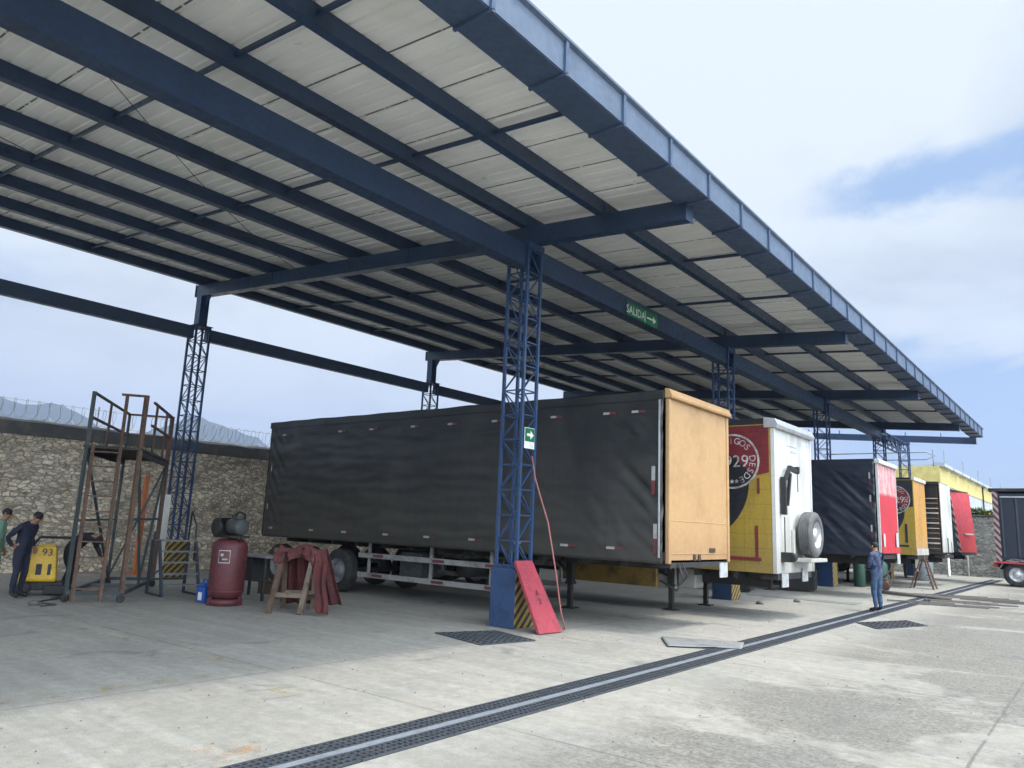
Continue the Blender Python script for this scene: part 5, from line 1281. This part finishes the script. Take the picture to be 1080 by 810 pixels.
# ------------------------------------------------------------------ people
def make_person(loc, heading, J, label, mats, hat=None, scale=1.0):
    """J: joints in metres, figure facing +x. One skinned body; hair or cap is a child."""
    t = thing('person', loc, label, 'person', None, rz=heading)
    names = list(J.keys()); idx = {n: i for i, n in enumerate(names)}
    bones = [('pelvis', 'belly'), ('belly', 'chest'), ('chest', 'neck'), ('neck', 'head0'), ('head0', 'head1')]
    for s in 'lr': bones += [('chest', 'sh' + s), ('sh' + s, 'el' + s), ('el' + s, 'wr' + s), ('wr' + s, 'pa' + s), ('pelvis', 'hp' + s), ('hp' + s, 'kn' + s), ('kn' + s, 'an' + s), ('an' + s, 'to' + s)]
    rad = {'pelvis': (.125, .16), 'belly': (.11, .15), 'chest': (.12, .165), 'neck': (.055, .055), 'head0': (.078, .07), 'head1': (.088, .078)}
    for s in 'lr': rad.update({'sh' + s: (.075, .075), 'el' + s: (.05, .05), 'wr' + s: (.032, .032), 'pa' + s: (.036, .024), 'hp' + s: (.10, .10), 'kn' + s: (.068, .068), 'an' + s: (.05, .05), 'to' + s: (.045, .04)})
    me = bpy.data.meshes.new('person_body'); me.from_pydata([Vector(J[n]) * scale for n in names], [(idx[a], idx[b]) for a, b in bones], [])
    ob = bpy.data.objects.new('person_body', me); COL.objects.link(ob)
    md = ob.modifiers.new('skin', 'SKIN'); md.use_smooth_shade = True
    for i, n in enumerate(names):
        sv = me.skin_vertices[0].data[i]; sv.radius = (rad[n][0] * scale, rad[n][1] * scale); sv.use_root = (n == 'pelvis')
    sb = ob.modifiers.new('sub', 'SUBSURF'); sb.levels = 2; sb.render_levels = 2
    bpy.context.view_layer.update()
    dg = bpy.context.evaluated_depsgraph_get(); body = bpy.data.meshes.new_from_object(ob.evaluated_get(dg))
    bpy.data.objects.remove(ob)
    bm = bmesh.new(); bm.from_mesh(body); bpy.data.meshes.remove(body)
    segs = [(a, b, Vector(J[a]) * scale, Vector(J[b]) * scale) for a, b in bones]
    def region(p):
        best = None
        for a, b, pa, pb in segs:
            d = pb - pa; k = max(0, min(1, (p - pa).dot(d) / max(1e-6, d.length_squared))); dist = (p - (pa + d * k)).length
            if best is None or dist < best[0]: best = (dist, a, b, k)
        _, a, b, k = best
        if b in ('head0', 'head1'): return 2
        if b[:2] == 'pa' or (b[:2] == 'wr' and k > 0.9): return 2
        if b[:2] == 'to' or (b[:2] == 'an' and k > 0.93): return 3
        if b[:2] in ('kn', 'an') or (b[:2] == 'hp') or (a == 'pelvis' and b == 'belly' and k < 0.15): return 1
        return 0
    for f in bm.faces: f.material_index = region(f.calc_center_median()); f.smooth = True
    mb = MB(); mb.bm.free(); mb.bm = bm
    # cloth folds
    for v in bm.verts:
        r = noise.noise(v.co * 9) * 0.014 + noise.noise(Vector((v.co.x * 14, v.co.y * 14, v.co.z * 26))) * 0.010
        if region(v.co) in (0, 1): v.co += v.normal * r
    # face: nose, brow, chin, ears
    h0, h1 = Vector(J['head0']) * scale, Vector(J['head1']) * scale
    up = (h1 - h0).normalized(); fw = Vector((1, 0, 0)); fw = (fw - up * fw.dot(up)).normalized(); sd_ = up.cross(fw)
    hc = h0.lerp(h1, 0.5); mb.mi = 2
    mb.tube([hc + fw * .085 + up * .035, hc + fw * .112 - up * .012, hc + fw * .09 - up * .02], [.010, .017, .010], 8)
    for e in (-1, 1): mb.tube([hc + sd_ * (e * .078) + up * .03 - fw * .01, hc + sd_ * (e * .092) + up * .0 - fw * .015, hc + sd_ * (e * .078) - up * .03], [.012, .016, .010], 6)
    mb.mi = 4
    for e in (-1, 1): mb.lathe([(0, -.012), (.010, -.006), (.012, 0), (.010, .006), (0, .012)], hc + sd_ * (e * .032) + fw * .082 + up * .025, 'x', 8)
    mb.tube([hc + fw * .088 + sd_ * .025 - up * .05, hc + fw * .092 - up * .052, hc + fw * .088 - sd_ * .025 - up * .05], .006, 6)
    mb.mi = 2
    for s in 'lr':                                          # fingers and thumb, slightly curled
        w_, p_ = Vector(J['wr' + s]) * scale, Vector(J['pa' + s]) * scale; d = (p_ - w_).normalized()
        side = Vector((0, 1, 0)) if abs(d.y) < 0.8 else Vector((1, 0, 0)); a = (side - d * side.dot(d)).normalized()
        crl = d.cross(a); crl = crl if crl.x < 0 else -crl
        ln = (.070, .080, .074, .058)
        spread = Vector((1, 0, 0)) - d * d.x; spread = spread.normalized() if spread.length > .2 else a
        for k in range(4):
            b_ = p_ + spread * ((1.5 - k) * .019) * scale - d * .01
            mb.tube([b_, b_ + d * ln[k] * .5 * scale, b_ + (d * .82 - spread * .0 + crl * .12) * ln[k] * scale], [.0095, .0088, .007], 6)
        tb_ = w_.lerp(p_, .45) + spread * .03 * scale
        mb.tube([tb_, tb_ + (spread * .028 + d * .028) * scale, tb_ + (spread * .030 + d * .062) * scale], [.012, .011, .008], 6)
    body_o = mb.build('body', mats + ['hair'], t, fix=False)
    hb_ = MB()
    if hat is None:
        hb_.lathe([(.066, -.055), (.080, -.03), (.086, .01), (.080, .045), (.060, .07), (.028, .083), (0, .086)], (-.012, 0, 0), 'z', 18); nm, m = 'hair', 'hair'
    else:
        hb_.lathe([(.103, .0), (.106, .03), (.098, .075), (.07, .105), (.03, .12), (0, .122)], (0, 0, 0), 'z', 18)
        hb_._faces([(.07, -.08, .008), (.19, -.05, .0), (.205, 0, .0), (.19, .05, .0), (.07, .08, .008), (.07, -.08, .016), (.19, -.05, .010), (.205, 0, .010), (.19, .05, .010), (.07, .08, .016)],
                   [(4, 3, 2, 1, 0), (5, 6, 7, 8, 9), (0, 1, 6, 5), (1, 2, 7, 6), (2, 3, 8, 7), (3, 4, 9, 8)]); nm, m = 'cap', hat
    R_ = Matrix((fw, sd_, up)).transposed().to_4x4(); R_.translation = hc + up * .03 - fw * .008
    hb_.bm.transform(R_); hb_.build(nm, m, t)
    return t

def stand(**k):
    J = {'pelvis': (0, 0, .93), 'belly': (0, 0, 1.10), 'chest': (0.0, 0, 1.29), 'neck': (0.0, 0, 1.45), 'head0': (0.02, 0, 1.52), 'head1': (0.03, 0, 1.62)}
    for s, y in (('l', 1), ('r', -1)):
        J.update({'sh' + s: (0, .18 * y, 1.37), 'el' + s: (-.03, .24 * y, 1.10), 'wr' + s: (.05, .25 * y, .86), 'pa' + s: (.07, .25 * y, .78),
                  'hp' + s: (0, .09 * y, .88), 'kn' + s: (.02, .10 * y, .50), 'an' + s: (-.02, .10 * y, .085), 'to' + s: (.15, .12 * y, .04)})
    J.update(k); return J
# man standing on the drain, arms folded before him, seen from the side
J = stand(elr=(.02, -.25, 1.10), wrr=(.22, -.12, 1.07), par=(.28, -.05, 1.08), ell=(.02, .25, 1.10), wrl=(.22, .10, 1.05), pal=(.27, .03, 1.05))
make_person((-4.66, 20.75, 0.02), math.radians(160), J, 'man in blue patterned shirt and jeans standing on the drain', ['cloth_pattern', 'cloth_jeans', 'skin', 'boots'])
# man in dark overalls, hands behind back, head bowed
J = stand(chest=(.08, 0, 1.27), neck=(.13, 0, 1.42), head0=(.20, 0, 1.46), head1=(.245, 0, 1.55), belly=(.03, 0, 1.10), elr=(-.14, -.28, 1.12), wrr=(-.10, -.14, .96), par=(-.12, -.06, .94), ell=(-.08, .28, 1.12), wrl=(.06, .22, .92), pal=(.10, .2, .86), shl=(.06, .18, 1.35), shr=(.06, -.18, 1.35))
make_person((-16.55, 5.92, 0), math.radians(30), J, 'man in dark navy overalls standing with bowed head beside the yellow machine', ['cloth_navy', 'cloth_navy', 'skin', 'boots'])
J = stand(neck=(.06, 0, 1.44), head0=(.10, 0, 1.50), head1=(.13, 0, 1.60))
make_person((-17.35, 5.72, 0), math.radians(50), J, 'person in pale green work clothes standing half behind the man in navy overalls', ['cloth_green', 'cloth_green', 'skin', 'boots'])
# man stooping behind the platform ladder, one arm reached out
J = stand(pelvis=(-.05, 0, .86), belly=(.06, 0, 1.0), chest=(.24, 0, 1.12), neck=(.38, 0, 1.16), head0=(.45, 0, 1.13), head1=(.53, 0, 1.10), shl=(.27, .18, 1.16), shr=(.27, -.18, 1.16), elr=(.52, -.24, 1.10), wrr=(.78, -.24, 1.06), par=(.86, -.24, 1.05), ell=(.40, .22, .90), wrl=(.52, .2, .70), pal=(.55, .2, .62), hpl=(-.05, .09, .82), hpr=(-.05, -.09, .82), knl=(.08, .1, .46), knr=(.06, -.1, .46), anl=(-.05, .1, .085), anr=(-.08, -.1, .085), tol=(.11, .12, .04), tor=(.09, -.12, .04))
make_person((-17.1, 7.05, 0), math.radians(38), J, 'man in black work clothes stooping with one arm out behind the platform ladder', ['cloth_black', 'cloth_black', 'skin', 'boots'])
